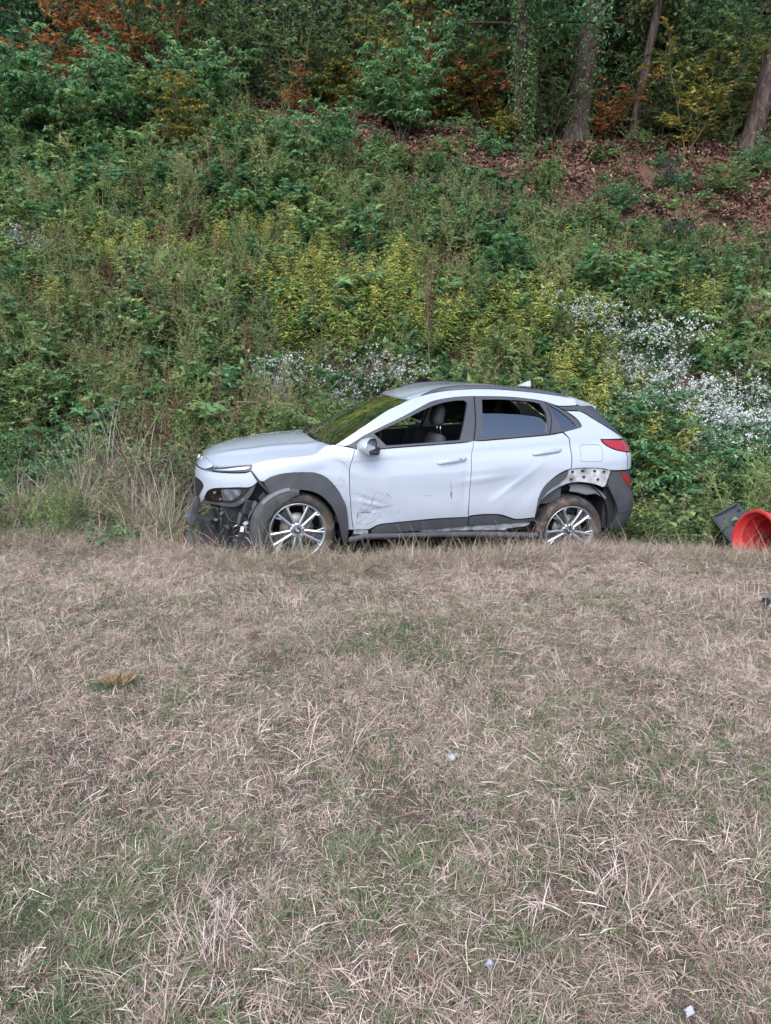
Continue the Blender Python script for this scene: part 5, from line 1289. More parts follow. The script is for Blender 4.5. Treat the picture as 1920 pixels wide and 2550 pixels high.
pid = np.where((ur > .60) & (ur < .80) & (y > 9.2), g.integers(26, 30, n), pid); pid = np.where((ur > .80) & (ur < .87), np.where(up_ < .55, g.integers(19, 22, n), np.where(up_ < .8, g.integers(16, 19, n), g.integers(24, 26, n))), pid)
under = (~car_clear(x, y, .9)); keep = (g.uniform(0, 1, n) > bare) & ~((under) & (g.uniform(0, 1, n) < .25))
scl = g.uniform(.6, 1.3, n); scl = np.where(~car_clear(x, y, .45) & (y < 7.6), scl * .45, scl); scl = np.where(y > yb - 1.0, scl * .68, scl)
show = np.array([r_[:2] for L in (GOLD_BAND, GOLD_UPPER, GOLD_RIGHT, ASTER_MIDDLE, ASTER_RIGHT, ASTER_UPPER) for r_ in L]); dmin = np.min(np.hypot(x[:, None] - show[None, :, 0], (y[:, None] + .25 - show[None, :, 1])), axis=1); scl = np.where(dmin < .5, scl * .72, scl)
scl = np.where((x < -1.2) & (y < 7.9), scl * .6, scl)
# shorter in front of the wheels so the sill stays in view
front = (y < lip_y(x) + .55) & (x > -1.9) & (x < 2.5); keep &= ~(front & (g.uniform(0, 1, n) < .8)); scl = np.where(front, scl * .4, scl)
keep &= ~((np.hypot((x - 3.55) / .75, (y - 6.35) / .75) < 1)); k = keep; rot = np.stack([g.normal(-.10, .15, n), g.normal(0, .15, n), g.uniform(0, 6.283, n)], 1); tint = g.normal(.02, .11, n) + .13 * vnoise(x, y, 1.1, 15) + .07 * vnoise(x, y, 3.1, 6)
scatter('bank_weeds', np.stack([x, y, ground(x, y) - .01], 1)[k], bank_protos, pid[k], rot[k], scl[k], tint[k], 'tangle of low green weeds, vines and dry stalks covering the steep bank', 'weeds')
# dead leaves on the bank and the woodland floor
def litter_patch(seed, n):
    g = np.random.default_rng(seed); sp = Soup(); P = np.stack([g.uniform(-.3, .3, n), g.uniform(-.3, .3, n), g.uniform(.015, .08, n)], 1); az = g.uniform(0, 6.28, n)
    leaf_soup(sp, P, np.stack([np.cos(az), np.sin(az), g.uniform(-.2, .5, n)], 1), g.uniform(.05, .12, n), g.uniform(.03, .07, n), np.clip(g.normal(.45, .25, n), 0, 1), g)
    return sp.mesh('litter', M_litter)
g = np.random.default_rng(32); lp_ = [litter_patch(260 + i, 70) for i in range(5)]
x, y = spread(5200, -13, 13, 8.2, 23, g, lambda x, y: in_view(x, y, 1.5) & (g.uniform(0, 1, len(x)) < np.where(y > 14, 1.0, .4))); n = len(x)
scatter('leaf_litter', np.stack([x, y, ground(x, y)], 1), lp_, g.integers(0, 5, n), np.stack([np.where(y < 16.3, .7, .25) + g.normal(0, .1, n), g.normal(0, .1, n), g.normal(0, .6, n)], 1), g.uniform(.7, 1.2, n), g.normal(0, .08, n), 'red-brown dead leaves carpeting the ground under the trees', 'dead leaves')
# ---------------------------------------------------------------- plants one can tell apart
def thing_from(name, meshes, loc, rz, sc, label, cat, group=None, tilt=(0, 0)):
    o = empty(name, loc, (tilt[0], tilt[1], rz)); o.scale = (sc, sc, sc) if not hasattr(sc, '__len__') else sc
    for nm, me in meshes:
        c = bpy.data.objects.new(nm, me); COL.objects.link(c); c.parent = o
        if nm not in ('stems', 'stalk'): c['kind'] = 'stuff'
    return tag(o, label, cat, group)
def bush(seed, h, wd, nmain, nsub, nleaf, ll, lw, mat, shape='kite', droop=.3, lo=.25, shade=(.5, .2), up=.8, rad=.012):
    """shrub or sapling: stems that fork, leaves along the outer shoots"""
    g = np.random.default_rng(seed); st, lf = Soup(), Soup()
    for k in range(nmain):
        az = g.uniform(0, 6.283); out = wd / h; d = np.array([math.cos(az) * out * g.uniform(.2, 1), math.sin(az) * out * g.uniform(.2, 1), up])
        pts = arc(g.normal(0, .05 * wd, 3) * [1, 1, 0], d, h * g.uniform(.75, 1.05), g, .25, 6, .07); stem_soup(st, pts, rad, rad * .3, .4, 4)
        for j in range(nsub):
            t = g.uniform(lo, 1, 1); p, dd = along(pts, t); az2 = g.uniform(0, 6.283)
            sub = arc(p[0], dd[0] * .5 + np.array([math.cos(az2), math.sin(az2), g.uniform(-.1, .6)]), wd * .55 * g.uniform(.5, 1.1), g, .5, 4, .1); stem_soup(st, sub, rad * .4, rad * .12, .5)
            pp, tt = along(sub, g.uniform(.1, 1, nleaf)); a3 = g.uniform(0, 6.283, nleaf)
            D = unit(tt * .6 + np.stack([np.cos(a3), np.sin(a3), g.uniform(-.5, .35, nleaf)], 1))
            s0 = g.normal(0, .12)
            leaf_soup(lf, pp, D, ll * g.uniform(.6, 1.2, nleaf), lw * g.uniform(.7, 1.2, nleaf), np.clip(g.normal(shade[0] + s0, shade[1], nleaf), .0, 1), g, droop=droop, shape=shape)
    return [('stems', st.mesh('stems', M_stem)), ('foliage', lf.mesh('foliage', mat))]
def goldenrod(seed, n=12, h=1.05):
    g = np.random.default_rng(seed); st, lf = Soup(), Soup()
    for k in range(n):
        pts = arc((g.normal(0, .17), g.normal(0, .14), 0), (g.normal(0, .16), g.normal(-.08, .12), 1), h * g.uniform(.7, 1.1), g, .12, 6, .03); stem_soup(st, pts, .004, .002, .3)
        m = 46; t = np.sort(g.uniform(.15, 1, m)); p, tt = along(pts, t); az = np.arange(m) * 2.4 + g.uniform(0, 6)
        D = unit(np.stack([np.cos(az), np.sin(az), g.uniform(.05, .55, m)], 1)); L = .155 * (1.1 - .55 * t) * g.uniform(.8, 1.2, m)
        leaf_soup(lf, p, D, L, L * .22, np.clip(.22 + .62 * t + g.normal(0, .12, m) + g.normal(0, .05), 0, 1), g, droop=.55, shape='lance', fold=.1)
    return [('stems', st.mesh('stems', M_stem)), ('leaves', lf.mesh('leaves', M_gold))]
def aster(seed, h=.85, nst=20, nfl=30):
    g = np.random.default_rng(seed); st, lf, fl = Soup(), Soup(), Soup()
    for k in range(nst):
        az = g.uniform(0, 6.283); d = np.array([math.cos(az) * .45, math.sin(az) * .45, 1.0]) * 1.0 + g.normal(0, .1, 3)
        pts = arc((g.normal(0, .12), g.normal(0, .10), 0), d, h * g.uniform(.7, 1.1), g, .5, 6, .06); stem_soup(st, pts, .004, .0015, .4)
        m = 30; p, tt = along(pts, g.uniform(.05, .9, m)); az2 = g.uniform(0, 6.283, m)
        leaf_soup(lf, p + g.normal(0, .03, (m, 3)), np.stack([np.cos(az2), np.sin(az2), g.uniform(-.1, .5, m)], 1), .055 * g.uniform(.6, 1.2, m), .014, np.clip(g.normal(.4, .18, m), 0, 1), g)
        nc = 9; m = nc * 6; p, tt = along(pts, 1 - np.abs(g.normal(0, .20, nc)).clip(0, .6)); hc = p + g.normal(0, .075, (nc, 3)) + [0, 0, .02]; C = np.repeat(hc, 6, 0) + g.normal(0, .014, (m, 3))
        nrm = unit(g.normal(0, .55, (m, 3)) + [0, -.35, 1.0]); a = unit(np.cross(nrm, g.normal(0, 1, (m, 3)))); b = np.cross(nrm, a); rr = g.uniform(.0065, .0125, m)[:, None]
        pts6 = [C + nrm * .002] + [C + (a * math.cos(q) + b * math.sin(q)) * rr for q in np.linspace(0, 2 * np.pi, 6, endpoint=False)]
        V = np.stack(pts6, 1).reshape(-1, 3); o_ = np.arange(m)[:, None] * 7; T = np.concatenate([o_ + [0, 1 + i, 1 + (i + 1) % 6] for i in range(6)])
        fl.add(V, T, np.repeat(g.uniform(.3, 1, m), 7))
    return [('stems', st.mesh('stems', M_stem)), ('leaves', lf.mesh('leaves', M_vine)), ('flowers', fl.mesh('flowers', M_flower))]
def tussock(seed, n, h, wd, mat, lean=.9, bend=(.5, 1.4), shade=(.5, .2), rad=.08):
    g = np.random.default_rng(seed); sp = Soup(); a = g.uniform(0, 6.283, n); r_ = rad * np.sqrt(g.uniform(0, 1, n)); P = np.stack([r_ * np.cos(a), r_ * np.sin(a), np.zeros(n)], 1)
    el = np.clip(g.normal(1.15, .22, n), .4, 1.5); az = a + g.normal(0, .6, n); D = np.stack([np.cos(az) * np.cos(el) * lean, np.sin(az) * np.cos(el) * lean, np.sin(el)], 1)
    blade_soup(sp, P, D, h * g.uniform(.5, 1.1, n), wd * g.uniform(.7, 1.3, n), g.uniform(*bend, n), np.clip(g.normal(*shade, n), 0, 1), g, seg=6)
    return sp.mesh('blades', mat)
def dry_stalk(seed, h, mat=None):
    g = np.random.default_rng(seed); st, hd = Soup(), Soup(); pts = arc((0, 0, 0), (g.normal(0, .05), 0, 1), h, g, .03, 8, .02); stem_soup(st, pts, .007, .003, .55, 5)
    for j in range(26):
        p, t = along(pts, g.uniform(.35, 1, 1)); d = np.array([g.normal(0, .6), g.normal(0, .6), 1.0]); s2 = arc(p[0], d, g.uniform(.05, .14), g, .1, 3, .1); stem_soup(st, s2, .0025, .0012, .6)
        m = 9; pp, tt = along(s2, g.uniform(.2, 1, m)); leaf_soup(hd, pp, g.normal(0, 1, (m, 3)) + [0, 0, -.3], .03 * g.uniform(.6, 1.3, m), .012, g.uniform(.35, .85, m), g)
    return [('stalk', st.mesh('stalk', M_stem)), ('seed_heads', hd.mesh('seed_heads', M_litter))]
def bark_mat():
    t = NT('tree_bark'); tc = t.new('ShaderNodeTexCoord'); mp = t.new('ShaderNodeMapping'); mp.inputs['Scale'].default_value = (14, 14, 2.2); t.link(tc.outputs['Object'], mp.inputs[0])
    nz = t.new('ShaderNodeTexNoise'); nz.inputs['Scale'].default_value = 1; nz.inputs['Detail'].default_value = 7; nz.inputs['Roughness'].default_value = .65; t.link(mp.outputs[0], nz.inputs['Vector'])
    t.set(col=t.ramp(nz.outputs['Fac'], [(.30, (.022, .016, .014)), (.52, (.085, .063, .054)), (.72, (.16, .125, .108))]), rough=.95, spec=.1); t.bump(nz.outputs['Fac'], .9, .05); return t.m
M_bark = bark_mat()
def trunk_mesh(seed, r, h, lean=(0, 0), seg=18):
    g = np.random.default_rng(seed); V, Fc = [], []; nz = 26; ph = g.uniform(0, 6.28, 6)
    for i in range(nz):
        t = i / (nz - 1); z = h * t ** 1.25 - .3 * (i == 0); rr = r * (1 - .55 * t) * (1 + .55 * math.exp(-z / (r * 1.6))); cx = lean[0] * z + .05 * math.sin(z * .6 + ph[0]); cy = lean[1] * z + .05 * math.sin(z * .5 + ph[1])
        for k in range(seg):
            a = 2 * math.pi * k / seg; q = rr * (1 + .05 * math.sin(5 * a + ph[2] + z * .3) + .035 * math.sin(9 * a + ph[3]) + .03 * g.normal()); V.append((cx + q * math.cos(a), cy + q * math.sin(a), z))
    for i in range(nz - 1):
        for k in range(seg): Fc.append((i * seg + k, i * seg + (k + 1) % seg, (i + 1) * seg + (k + 1) % seg, (i + 1) * seg + k))
    me = bpy.data.meshes.new('trunk'); me.from_pydata(V, [], Fc); me.materials.append(M_bark); me.polygons.foreach_set('use_smooth', np.ones(len(me.polygons), bool)); return me
def crown_meshes(seed, z0, z1, rad, nbr, nleaf, ll, mat, lean=(0, 0)):
    g = np.random.default_rng(seed); st, lf = Soup(), Soup()
    for k in range(nbr):
        t = (k + g.uniform(0, 1)) / nbr; z = z0 + (z1 - z0) * t; az = k * 2.4 + g.normal(0, .4); L = rad * (1.05 - .65 * t) * g.uniform(.75, 1.15)
        pts = arc((lean[0] * z, lean[1] * z, z), (math.cos(az), math.sin(az), .25 + .6 * t), L, g, .55, 7, .09); stem_soup(st, pts, .045 * (1.1 - t), .008, .35, 4)
        for j in range(7):
            p, dd = along(pts, g.uniform(.25, 1, 1)); sub = arc(p[0], dd[0] + g.normal(0, .6, 3), L * .35 * g.uniform(.6, 1.2), g, .5, 4, .12); stem_soup(st, sub, .012, .003, .35)
            pp, tt = along(sub, g.uniform(.05, 1, nleaf)); C = pp + g.normal(0, .13, (nleaf, 3))
            leaf_soup(lf, C, g.normal(0, 1, (nleaf, 3)) + [0, 0, -.35], ll * g.uniform(.6, 1.2, nleaf), ll * .6 * g.uniform(.7, 1.2, nleaf), np.clip(g.normal(.42, .2, nleaf) + g.normal(0, .08), 0, 1), g)
    return st.mesh('branches', M_bark), lf.mesh('leaves', mat)
def tree(loc, r, h, seed, lean, crown, label, cat='tree', group=None, cscale=1.0, rz=0):
    o = empty('tree', loc, (0, 0, rz)); tag(o, label, cat, group)
    t_ = bpy.data.objects.new('trunk', trunk_mesh(seed, r, h, lean)); COL.objects.link(t_); t_.parent = o
    br, lf = crown
    b = bpy.data.objects.new('branches', br); COL.objects.link(b); b.parent = t_
    c = bpy.data.objects.new('crown', lf); COL.objects.link(c); c.parent = o
    c['kind'] = 'stuff'
    for q in (b, c): q.location = (lean[0] * 3, lean[1] * 3 + .8, .3); q.scale = (cscale,) * 3
    return o
# ---------------------------------------------------------------- planting
def gp(x, y, dz=-.02): return (x, y, float(ground(x, y)) + dz)
PROTO = {
    'broad': bush(301, 2.1, 1.0, 9, 16, 26, .115, .055, M_vine, droop=.35, lo=.12, shade=(.66, .19), rad=.014),
    'yellowbush': bush(302, 1.5, 1.0, 8, 14, 24, .10, .05, M_yellow, droop=.4, lo=.1, shade=(.45, .22)),
    'small': bush(303, .85, .9, 10, 14, 30, .055, .032, M_green, lo=.08, shade=(.52, .18), rad=.007),
    'feather': bush(304, .75, .8, 6, 9, 46, .05, .014, M_blue, lo=.3, shade=(.6, .2), rad=.006, droop=.1),
    'maple': bush(305, 2.7, 1.25, 4, 22, 16, .125, .13, M_yellow, shape='lobed', droop=.4, lo=.15, shade=(.40, .13), rad=.016),
    'orange': bush(306, 2.3, 1.2, 5, 14, 12, .13, .10, M_orange, shape='lobed', droop=.45, lo=.2, shade=(.55, .2), rad=.014),
    'red': bush(307, .8, .7, 5, 8, 12, .09, .05, M_redleaf, shade=(.5, .2), rad=.006),
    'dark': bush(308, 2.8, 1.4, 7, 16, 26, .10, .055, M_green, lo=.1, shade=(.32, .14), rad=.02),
    'vinebush': bush(309, 1.25, 1.0, 11, 15, 28, .075, .045, M_vine, lo=.06, shade=(.50, .18), rad=.008),
}
ALT = {'broad': bush(311, 2.0, 1.1, 8, 16, 26, .11, .058, M_vine, droop=.4, lo=.12, shade=(.62, .19)), 'small': bush(313, .8, 1.0, 9, 14, 30, .05, .030, M_vine, lo=.08, shade=(.5, .18), rad=.007),
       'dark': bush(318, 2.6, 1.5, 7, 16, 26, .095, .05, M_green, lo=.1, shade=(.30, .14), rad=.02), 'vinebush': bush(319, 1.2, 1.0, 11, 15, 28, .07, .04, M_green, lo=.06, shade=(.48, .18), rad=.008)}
BNAME = {'broad': ('leafy_shrub', 'shrub'), 'yellowbush': ('autumn_bush', 'bush'), 'small': ('low_shrub', 'shrub'), 'feather': ('feathery_seedling', 'seedling'), 'maple': ('maple_sapling', 'sapling'), 'orange': ('autumn_sapling', 'sapling'),
         'red': ('red_seedling', 'seedling'), 'dark': ('woodland_shrub', 'shrub'), 'vinebush': ('bramble_bush', 'bush')}
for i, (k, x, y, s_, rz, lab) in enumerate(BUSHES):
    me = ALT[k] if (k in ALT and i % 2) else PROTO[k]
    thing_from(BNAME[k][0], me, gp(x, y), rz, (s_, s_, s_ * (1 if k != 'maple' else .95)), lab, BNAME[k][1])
gr_ = [goldenrod(330 + i) for i in range(4)]; as_ = [aster(340 + i) for i in range(4)]
for L, lab, grp in ((GOLD_BAND, 'yellow-green goldenrod clump in the band across the bank above the car', 'goldenrod band above the car'), (GOLD_UPPER, 'goldenrod clump with yellow tips on the upper left part of the bank', 'goldenrod on the upper left bank'),
                    (GOLD_RIGHT, 'olive goldenrod clump on the bank behind the rear of the car', 'goldenrod behind the rear of the car')):
    for i, (x, y, s_, rz) in enumerate(L): thing_from('goldenrod_clump', gr_[i % 4], gp(x, y), rz, s_, lab, 'goldenrod', grp)
for L, lab, grp in ((ASTER_MIDDLE, 'white-flowered aster bush behind the bonnet and windscreen', 'asters behind the bonnet'), (ASTER_RIGHT, 'white-flowered aster bush in the large drift right of the car', 'asters right of the car'), (ASTER_UPPER, 'sparse white aster bush on the upper left bank', 'asters on the upper left bank')):
    for i, (x, y, s_, rz) in enumerate(L): thing_from('aster_bush', as_[i % 4], gp(x, y), rz, s_, lab, 'aster', grp)
tg = [tussock(350, 130, .85, .007, M_green, shade=(.72, .15)), tussock(351, 120, .8, .007, M_green, shade=(.68, .15))]
td = [tussock(352, 190, 1.15, .005, M_straw, shade=(.72, .2), bend=(.3, 1.2)), tussock(353, 180, 1.1, .005, M_straw, shade=(.66, .22), bend=(.3, 1.3))]
for i, (k, x, y, s_, rz, lab) in enumerate(TUSSOCKS):
    o = thing_from('grass_tussock' if k == 'green' else 'dry_grass_clump', [('blades', (tg if k == 'green' else td)[i % 2])] + ([('green_blades', tg[i % 2])] if k == 'dry' and i % 3 == 1 else []), gp(x, y), rz, s_ * (1.2 if k == 'dry' else 1), lab, 'grass clump')
for i, (k, x, y, s_, rz, lab) in enumerate(STALKS):
    ms = dry_stalk(360 + i, 1.0)
    if k == 'dark': ms = ms[:1] + [('seed_heads', dry_stalk(380, 1.0)[1][1])]
    thing_from('dead_stalk', ms, gp(x, y), rz, (s_ * .8, s_ * .8, s_), lab, 'dead stalk')

# ---- trees
cr_a = crown_meshes(401, 3.4, 11.5, 3.6, 22, 46, .16, M_green); cr_b = crown_meshes(402, 3.0, 10.5, 3.4, 22, 46, .16, M_vine); cr_c = crown_meshes(403, 2.8, 9.5, 3.2, 20, 46, .15, M_olive)
TP = {k: (x, y) for x, y, k in TREES_PX}
def tp(k): return gp(*TP[k], -.1)
ivy = tree(tp('ivy'), .28, 13, 411, (.115, .0), cr_a, 'thick grey-brown trunk clad in green ivy and orange leaves')
tree(tp('slim'), .115, 10, 412, (.13, .02), cr_b, 'slim leaning trunk right of the ivy-clad tree', cscale=.8)
tree(tp('right'), .20, 12, 413, (.17, .02), cr_c, 'leaning reddish trunk at the right picture edge')
tree(tp('stump'), .14, 9, 414, (.01, .03), cr_b, 'vine-wrapped trunk left of the ivy-clad tree', cscale=.75)
tree((.78, 19.2, float(ground(.78, 19.2)) - .1), .11, 10, 415, (.02, .02), cr_a, 'dark trunk in the shade at the top middle', cscale=.8)
tree((-2.95, 19.4, float(ground(-2.95, 19.4)) - .1), .09, 10, 416, (-.02, .02), cr_b, 'dark trunk behind the shrubs on the upper left', cscale=.8)
# climbing leaves on the trunks
def climber(seed, r, h, n, lean, mat, ll, shape='kite', z0=.3, shade=(.55, .2)):
    g = np.random.default_rng(seed); lf = Soup(); z = z0 + (h - z0) * g.uniform(0, 1, n); az = g.normal(-1.2, 1.0, n) + .4 * np.sin(z * 2); rr = r * g.uniform(1.0, 1.7, n)
    P = np.stack([lean[0] * z + rr * np.cos(az), lean[1] * z + rr * np.sin(az), z], 1); D = np.stack([np.cos(az), np.sin(az), g.uniform(-1.2, .2, n)], 1) + g.normal(0, .3, (n, 3))
    leaf_soup(lf, P, D, ll * g.uniform(.6, 1.2, n), ll * .65, np.clip(g.normal(*shade, n), 0, 1), g, shape=shape); return lf.mesh('climber', mat)
for nm, me in (('ivy', climber(421, .26, 3.4, 420, (.115, 0), M_vine, .075)), ('climbing_leaves', climber(422, .30, 4.2, 60, (.115, 0), M_orange, .13, 'lobed', 1.0))):
    c = bpy.data.objects.new(nm, me); COL.objects.link(c); c.parent = ivy; c['kind'] = 'stuff'
stp = [o for o in COL.objects if o.get('label', '').startswith('vine-wrapped')][0]
c = bpy.data.objects.new('vine', climber(423, .17, 5.0, 2600, (.01, .03), M_green, .075, 'kite', .0, (.28, .14))); COL.objects.link(c); c.parent = stp; c['kind'] = 'stuff'
rgt = [o for o in COL.objects if o.get('label', '').startswith('leaning reddish')][0]
c = bpy.data.objects.new('vine', climber(424, .21, 4.0, 420, (.17, .02), M_litter, .055)); COL.objects.link(c); c.parent = rgt; c['kind'] = 'stuff'
g = np.random.default_rng(41); tm = [trunk_mesh(430 + i, .15, 11, (g.normal(0, .02), 0)) for i in range(3)]
WP, WI, WR, WS = [], [], [], []
for row, (yy, step) in enumerate(((20.5, 3.6), (23.0, 3.4), (26.0, 3.8))):
    for xx in np.arange(-.62 * yy - 2, .62 * yy + 2.1, step):
        x = xx + g.normal(0, .6); y = yy + g.normal(0, .7); k = int(g.integers(0, 3)); rz = g.uniform(0, 6.28); s_ = g.uniform(.9, 1.15)
        for j in range(3): WP.append(gp(x, y, -.1)); WI.append(k * 3 + j); WR.append((0, 0, rz)); WS.append(s_)
pr = []
for k, cr in enumerate((cr_a, cr_b, cr_c)): pr += [tm[k], cr[0], cr[1]]
scatter('distant_woods', WP, pr, WI, WR, WS, np.zeros(len(WP)), 'far trees of the dark wood that merge into one mass', 'woods')
# undergrowth filling the wood; leaf tint lowered to paint in its deep shade
def clump(seed, mat, n=260, r=.7, ll=.11):
    g = np.random.default_rng(seed); sp = Soup(); P = g.normal(0, 1, (n, 3)); P = unit(P) * (r * g.uniform(.2, 1, (n, 1)) ** .5) * [1, 1, .8]
    leaf_soup(sp, P, g.normal(0, 1, (n, 3)) + [0, 0, -.3], ll * g.uniform(.6, 1.2, n), ll * .55, np.clip(g.normal(.35, .18, n), 0, 1), g); return sp.mesh('leaf_clump', mat)
cl = [clump(440, M_green), clump(441, M_vine), clump(442, M_olive), clump(443, M_litter, 160), clump(444, M_orange, 60)]
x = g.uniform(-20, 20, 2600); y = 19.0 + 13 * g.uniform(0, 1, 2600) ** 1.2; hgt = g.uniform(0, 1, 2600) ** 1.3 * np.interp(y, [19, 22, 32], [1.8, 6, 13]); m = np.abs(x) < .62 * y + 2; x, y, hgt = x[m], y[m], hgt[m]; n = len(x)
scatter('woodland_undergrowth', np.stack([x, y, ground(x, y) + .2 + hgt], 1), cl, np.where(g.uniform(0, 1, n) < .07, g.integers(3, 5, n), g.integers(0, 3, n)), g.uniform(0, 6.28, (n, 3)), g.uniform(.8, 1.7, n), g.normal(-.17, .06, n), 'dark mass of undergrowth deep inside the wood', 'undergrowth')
# ---- dead branches
def dead_branch(seed, L, loc, d, label):
    g = np.random.default_rng(seed); st = Soup(); pts = arc((0, 0, 0), d, L, g, .25, 8, .07); stem_soup(st, pts, .011, .003, .95, 5)
    for j in range(7):
        p, t = along(pts, g.uniform(.2, .95, 1)); stem_soup(st, arc(p[0], t[0] + g.normal(0, .5, 3), L * .35 * g.uniform(.4, 1), g, .2, 4, .1), .005, .0015, .9)
    o = bpy.data.objects.new('dead_branch', st.mesh('dead_branch', M_stem)); COL.objects.link(o); o.location = loc; tag(o, label, 'dead branch')
MI = {r_[0]: r_[1:] for r_ in MISC}
dead_branch(451, 1.3, gp(*MI['branch1'], .45), (1, .1, .25), 'pale dead branch lying across the grass left of the bonnet')
dead_branch(452, 1.5, gp(*MI['branch2'], .3), (1, 0, .3), 'grey dead branch arching on the upper left bank')
dead_branch(453, 1.0, gp(*MI['branch3'], .2), (1, .1, .1), 'thin dead branch in the upper middle of the bank')
dead_branch(454, 1.1, gp(-4.3, 7.0, .12), (1, -.1, .05), 'grey dead branch lying in the ditch at far left')
# ---------------------------------------------------------------- loose things on the verge
def red_plastic():
    t = NT('red_drum_plastic'); f = t.noise(3, 5); dz = t.noise(9, 8, .7); dm = t.ramp(dz, [(.52, (0, 0, 0)), (.75, (.55, .55, .55))]); t.set(col=t.mix(dm, t.ramp(f, [(.3, (.60, .045, .042)), (.7, (.47, .026, .028))]), (.30, .16, .12)), rough=.5); t.bump(t.noise(25, 3), .05); return t.m
M_drum = red_plastic()
drum = empty('traffic_drum', (3.457, 6.45, -.075))
tag(drum, 'red plastic traffic drum lying on its side at the right edge, open end facing left', 'traffic drum')
ax = Vector((.955, .24, -.12)).normalized(); drum.rotation_euler = ax.to_track_quat('Z', 'Y').to_euler()
def ring(prof, seg=56):
    V, Fc = [], []; n = len(prof)
    for k in range(seg):
        a = 2 * math.pi * k / seg
        for r_, z in prof: V.append((r_ * math.cos(a), r_ * math.sin(a), z))
    for k in range(seg):
        k2 = (k + 1) % seg
        for i in range(n - 1): Fc.append((k * n + i, k * n + i + 1, k2 * n + i + 1, k2 * n + i))
    return V, Fc
outer = [(.262, -.012), (.282, -.012), (.290, .0), (.286, .018), (.272, .03), (.266, .16), (.258, .18), (.262, .20), (.255, .34), (.246, .36), (.250, .38), (.243, .52), (.234, .54), (.238, .56), (.230, .70), (.222, .72), (.224, .74), (.216, .88), (.19, .93), (.0, .94)]
V, Fc = ring(outer); o = mk('drum_body', V, Fc, M_drum, drum, smooth=True); o.data.set_sharp_from_angle(angle=R(40))
inner = [(.262, -.012), (.258, .0), (.256, .05), (.240, .07), (.244, .09), (.238, .17), (.225, .19), (.229, .21), (.226, .34), (.212, .36), (.216, .38), (.21, .86), (.0, .90)]
V, Fc = ring(inner); o = mk('drum_inside', V, [f[::-1] for f in Fc], M_drum, drum, smooth=True); o.data.set_sharp_from_angle(angle=R(40))
# grey plastic panel propped behind the drum
_pe = Euler((R(-46), R(-34), R(-10))); pn = empty('plastic_sheet', Vector((3.53, 6.95, -.035)) - _pe.to_matrix() @ Vector((0, 0, .28)), _pe)
tag(pn, 'bent dark grey plastic panel lying behind the red drum', 'plastic panel')
V, Fc = [], []; nx, nz = 9, 11
for j in range(nz):
    for i in range(nx):
        u, v = i / (nx - 1), j / (nz - 1); w_ = 1 - .18 * v * u; V.append(((u - .5) * .32 * w_, .035 * math.sin(u * 2.6) + .02 * v * v, v * .50))
Fc = [(j * nx + i, j * nx + i + 1, (j + 1) * nx + i + 1, (j + 1) * nx + i) for j in range(nz - 1) for i in range(nx - 1)]
M_slate = simple('slate_grey_plastic', (.050, .054, .066), (.036, .039, .048), 5, .8, bump=.1, bscale=40)
po = mk('sheet', V, Fc, M_slate, pn, smooth=True); sm = po.modifiers.new('thickness', 'SOLIDIFY'); sm.thickness = .006
bm = bmesh.new(); bm_box(bm, (0, .012, .485), (.24, .02, .018), bev=.005); bmobj('rim_lip', bm, M_slate, pn)
for x_, z_ in ((-.10, .1), (.10, .42), (-.02, .3)):
    V, Fc = tube_mesh([(x_, .010, z_), (x_, .045, z_)], .012, 10); mk('fixing_hole', V, Fc, M_black, pn)
# black fragment with a white piece at the right edge of the lawn
x_, y_ = MI['frag']; fr = empty('plastic_fragment', gp(x_ - .02, y_, .01), (R(8), R(-10), R(25))); fr.scale = (.62,) * 3; tag(fr, 'black plastic fragment with a pale inset lying on the lawn at the right edge', 'debris')
V, Fc = [], []; n = 9
for i in range(n):
    t = i / (n - 1); V += [(t * .22 - .05, .05 * math.sin(t * 3), .05 * math.sin(t * 3.1) + .02), (t * .22 - .05, .05 * math.sin(t * 3) + .05, .062 * math.sin(t * 3.1) + .02), (t * .20 - .04, .03 * math.sin(t * 3), .0)]
for i in range(n - 1):
    for k in range(2): Fc.append((i * 3 + k, i * 3 + k + 1, (i + 1) * 3 + k + 1, (i + 1) * 3 + k))
    Fc.append((i * 3 + 2, i * 3, (i + 1) * 3, (i + 1) * 3 + 2))
mk('shell', V, Fc, M_black, fr, smooth=True)
bm = bmesh.new(); bm_box(bm, (.075, -.005, .025), (.05, .02, .03), bev=.006); bmobj('inset', bm, M_label, fr)
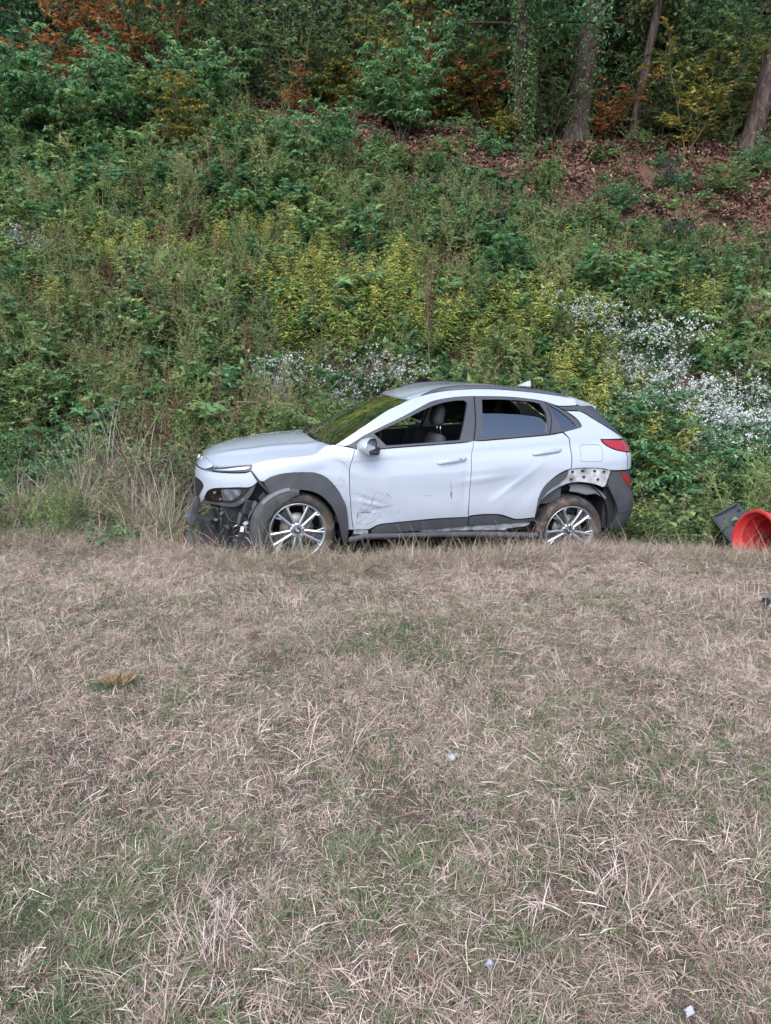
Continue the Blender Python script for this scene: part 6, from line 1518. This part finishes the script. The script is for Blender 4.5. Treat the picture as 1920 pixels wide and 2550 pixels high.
# scraps of paper
M_paper = simple('white_paper', (.42, .42, .45), (.30, .30, .33), 20, .8, bump=.2, bscale=30)
def scrap(seed, loc, s_, label, rz=0, curl=.5):
    g = np.random.default_rng(seed); V, n = [], 6
    for j in range(n):
        for i in range(n):
            u, v = i / (n - 1) - .5, j / (n - 1) - .5; V.append((u * s_ * (1 + .2 * g.normal() * (abs(u) > .4)), v * s_ * .8, s_ * (curl * (u * u + .4 * v * u) + .05 * g.normal())))
    Fc = [(j * n + i, j * n + i + 1, (j + 1) * n + i + 1, (j + 1) * n + i) for j in range(n - 1) for i in range(n - 1)]
    o = mk('paper_scrap', V, Fc, M_paper, smooth=True); o.location = loc; o.rotation_euler = (R(g.uniform(15, 35)), R(g.uniform(-20, 20)), rz); tag(o, label, 'litter')
    sm = o.modifiers.new('thickness', 'SOLIDIFY'); sm.thickness = .001
scrap(1, gp(*MI['paper1'], .038), .032, 'curled white scrap in the middle of the lawn', .4, 1.2); scrap(2, gp(*MI['paper2'], .045), .028, 'small white paper scrap near the bottom middle of the lawn', 1.0)
scrap(3, gp(*MI['paper3'], .030), .022, 'white paper scrap at the bottom edge of the lawn', .3); scrap(4, gp(*MI['lit1'], .12), .09, 'white litter on the brown slope below the slim trunk', .2, 1.0)
scrap(5, gp(*MI['lit2'], .12), .09, 'white litter low on the brown slope near the right edge', 1.2, 1.0); scrap(6, gp(*MI['lit3'], .25), .12, 'white litter among the weeds at the right edge of the bank', 2.2, 1.0)
# mown-off clump on the lawn: green sides, brown cut top
x_, y_ = MI['clump']; g = np.random.default_rng(71); sp = Soup(); sb = Soup(); n = 700
a = g.uniform(0, 6.283, n); r_ = .115 * np.sqrt(g.uniform(0, 1, n)); P = np.stack([r_ * np.cos(a), r_ * .8 * np.sin(a), np.zeros(n)], 1); D = np.stack([np.cos(a) * r_ * 5, np.sin(a) * r_ * 4, np.ones(n)], 1)
blade_soup(sp, P, D, g.uniform(.09, .16, n), .004, g.uniform(0, .5, n), np.clip(g.normal(.20, .05, n), .12, .30), g)
P2 = P * [.8, .8, 1] + [0, 0, .10]; blade_soup(sb, P2, D, g.uniform(.005, .055, n), .005, .5, np.clip(g.normal(.62, .15, n), .4, .95), g)
o = empty('cut_grass_clump', gp(x_, y_, -.035)); o.scale = (.8, .8, .85); tag(o, 'mown-off grass clump with green sides and a tan cut top on the lawn', 'grass clump')
for nm, s2 in (('blades', sp), ('cut_top', sb)):
    c = bpy.data.objects.new(nm, s2.mesh(nm, M_lawn if nm == 'blades' else M_cut)); c['kind'] = 'stuff'; COL.objects.link(c); c.parent = o
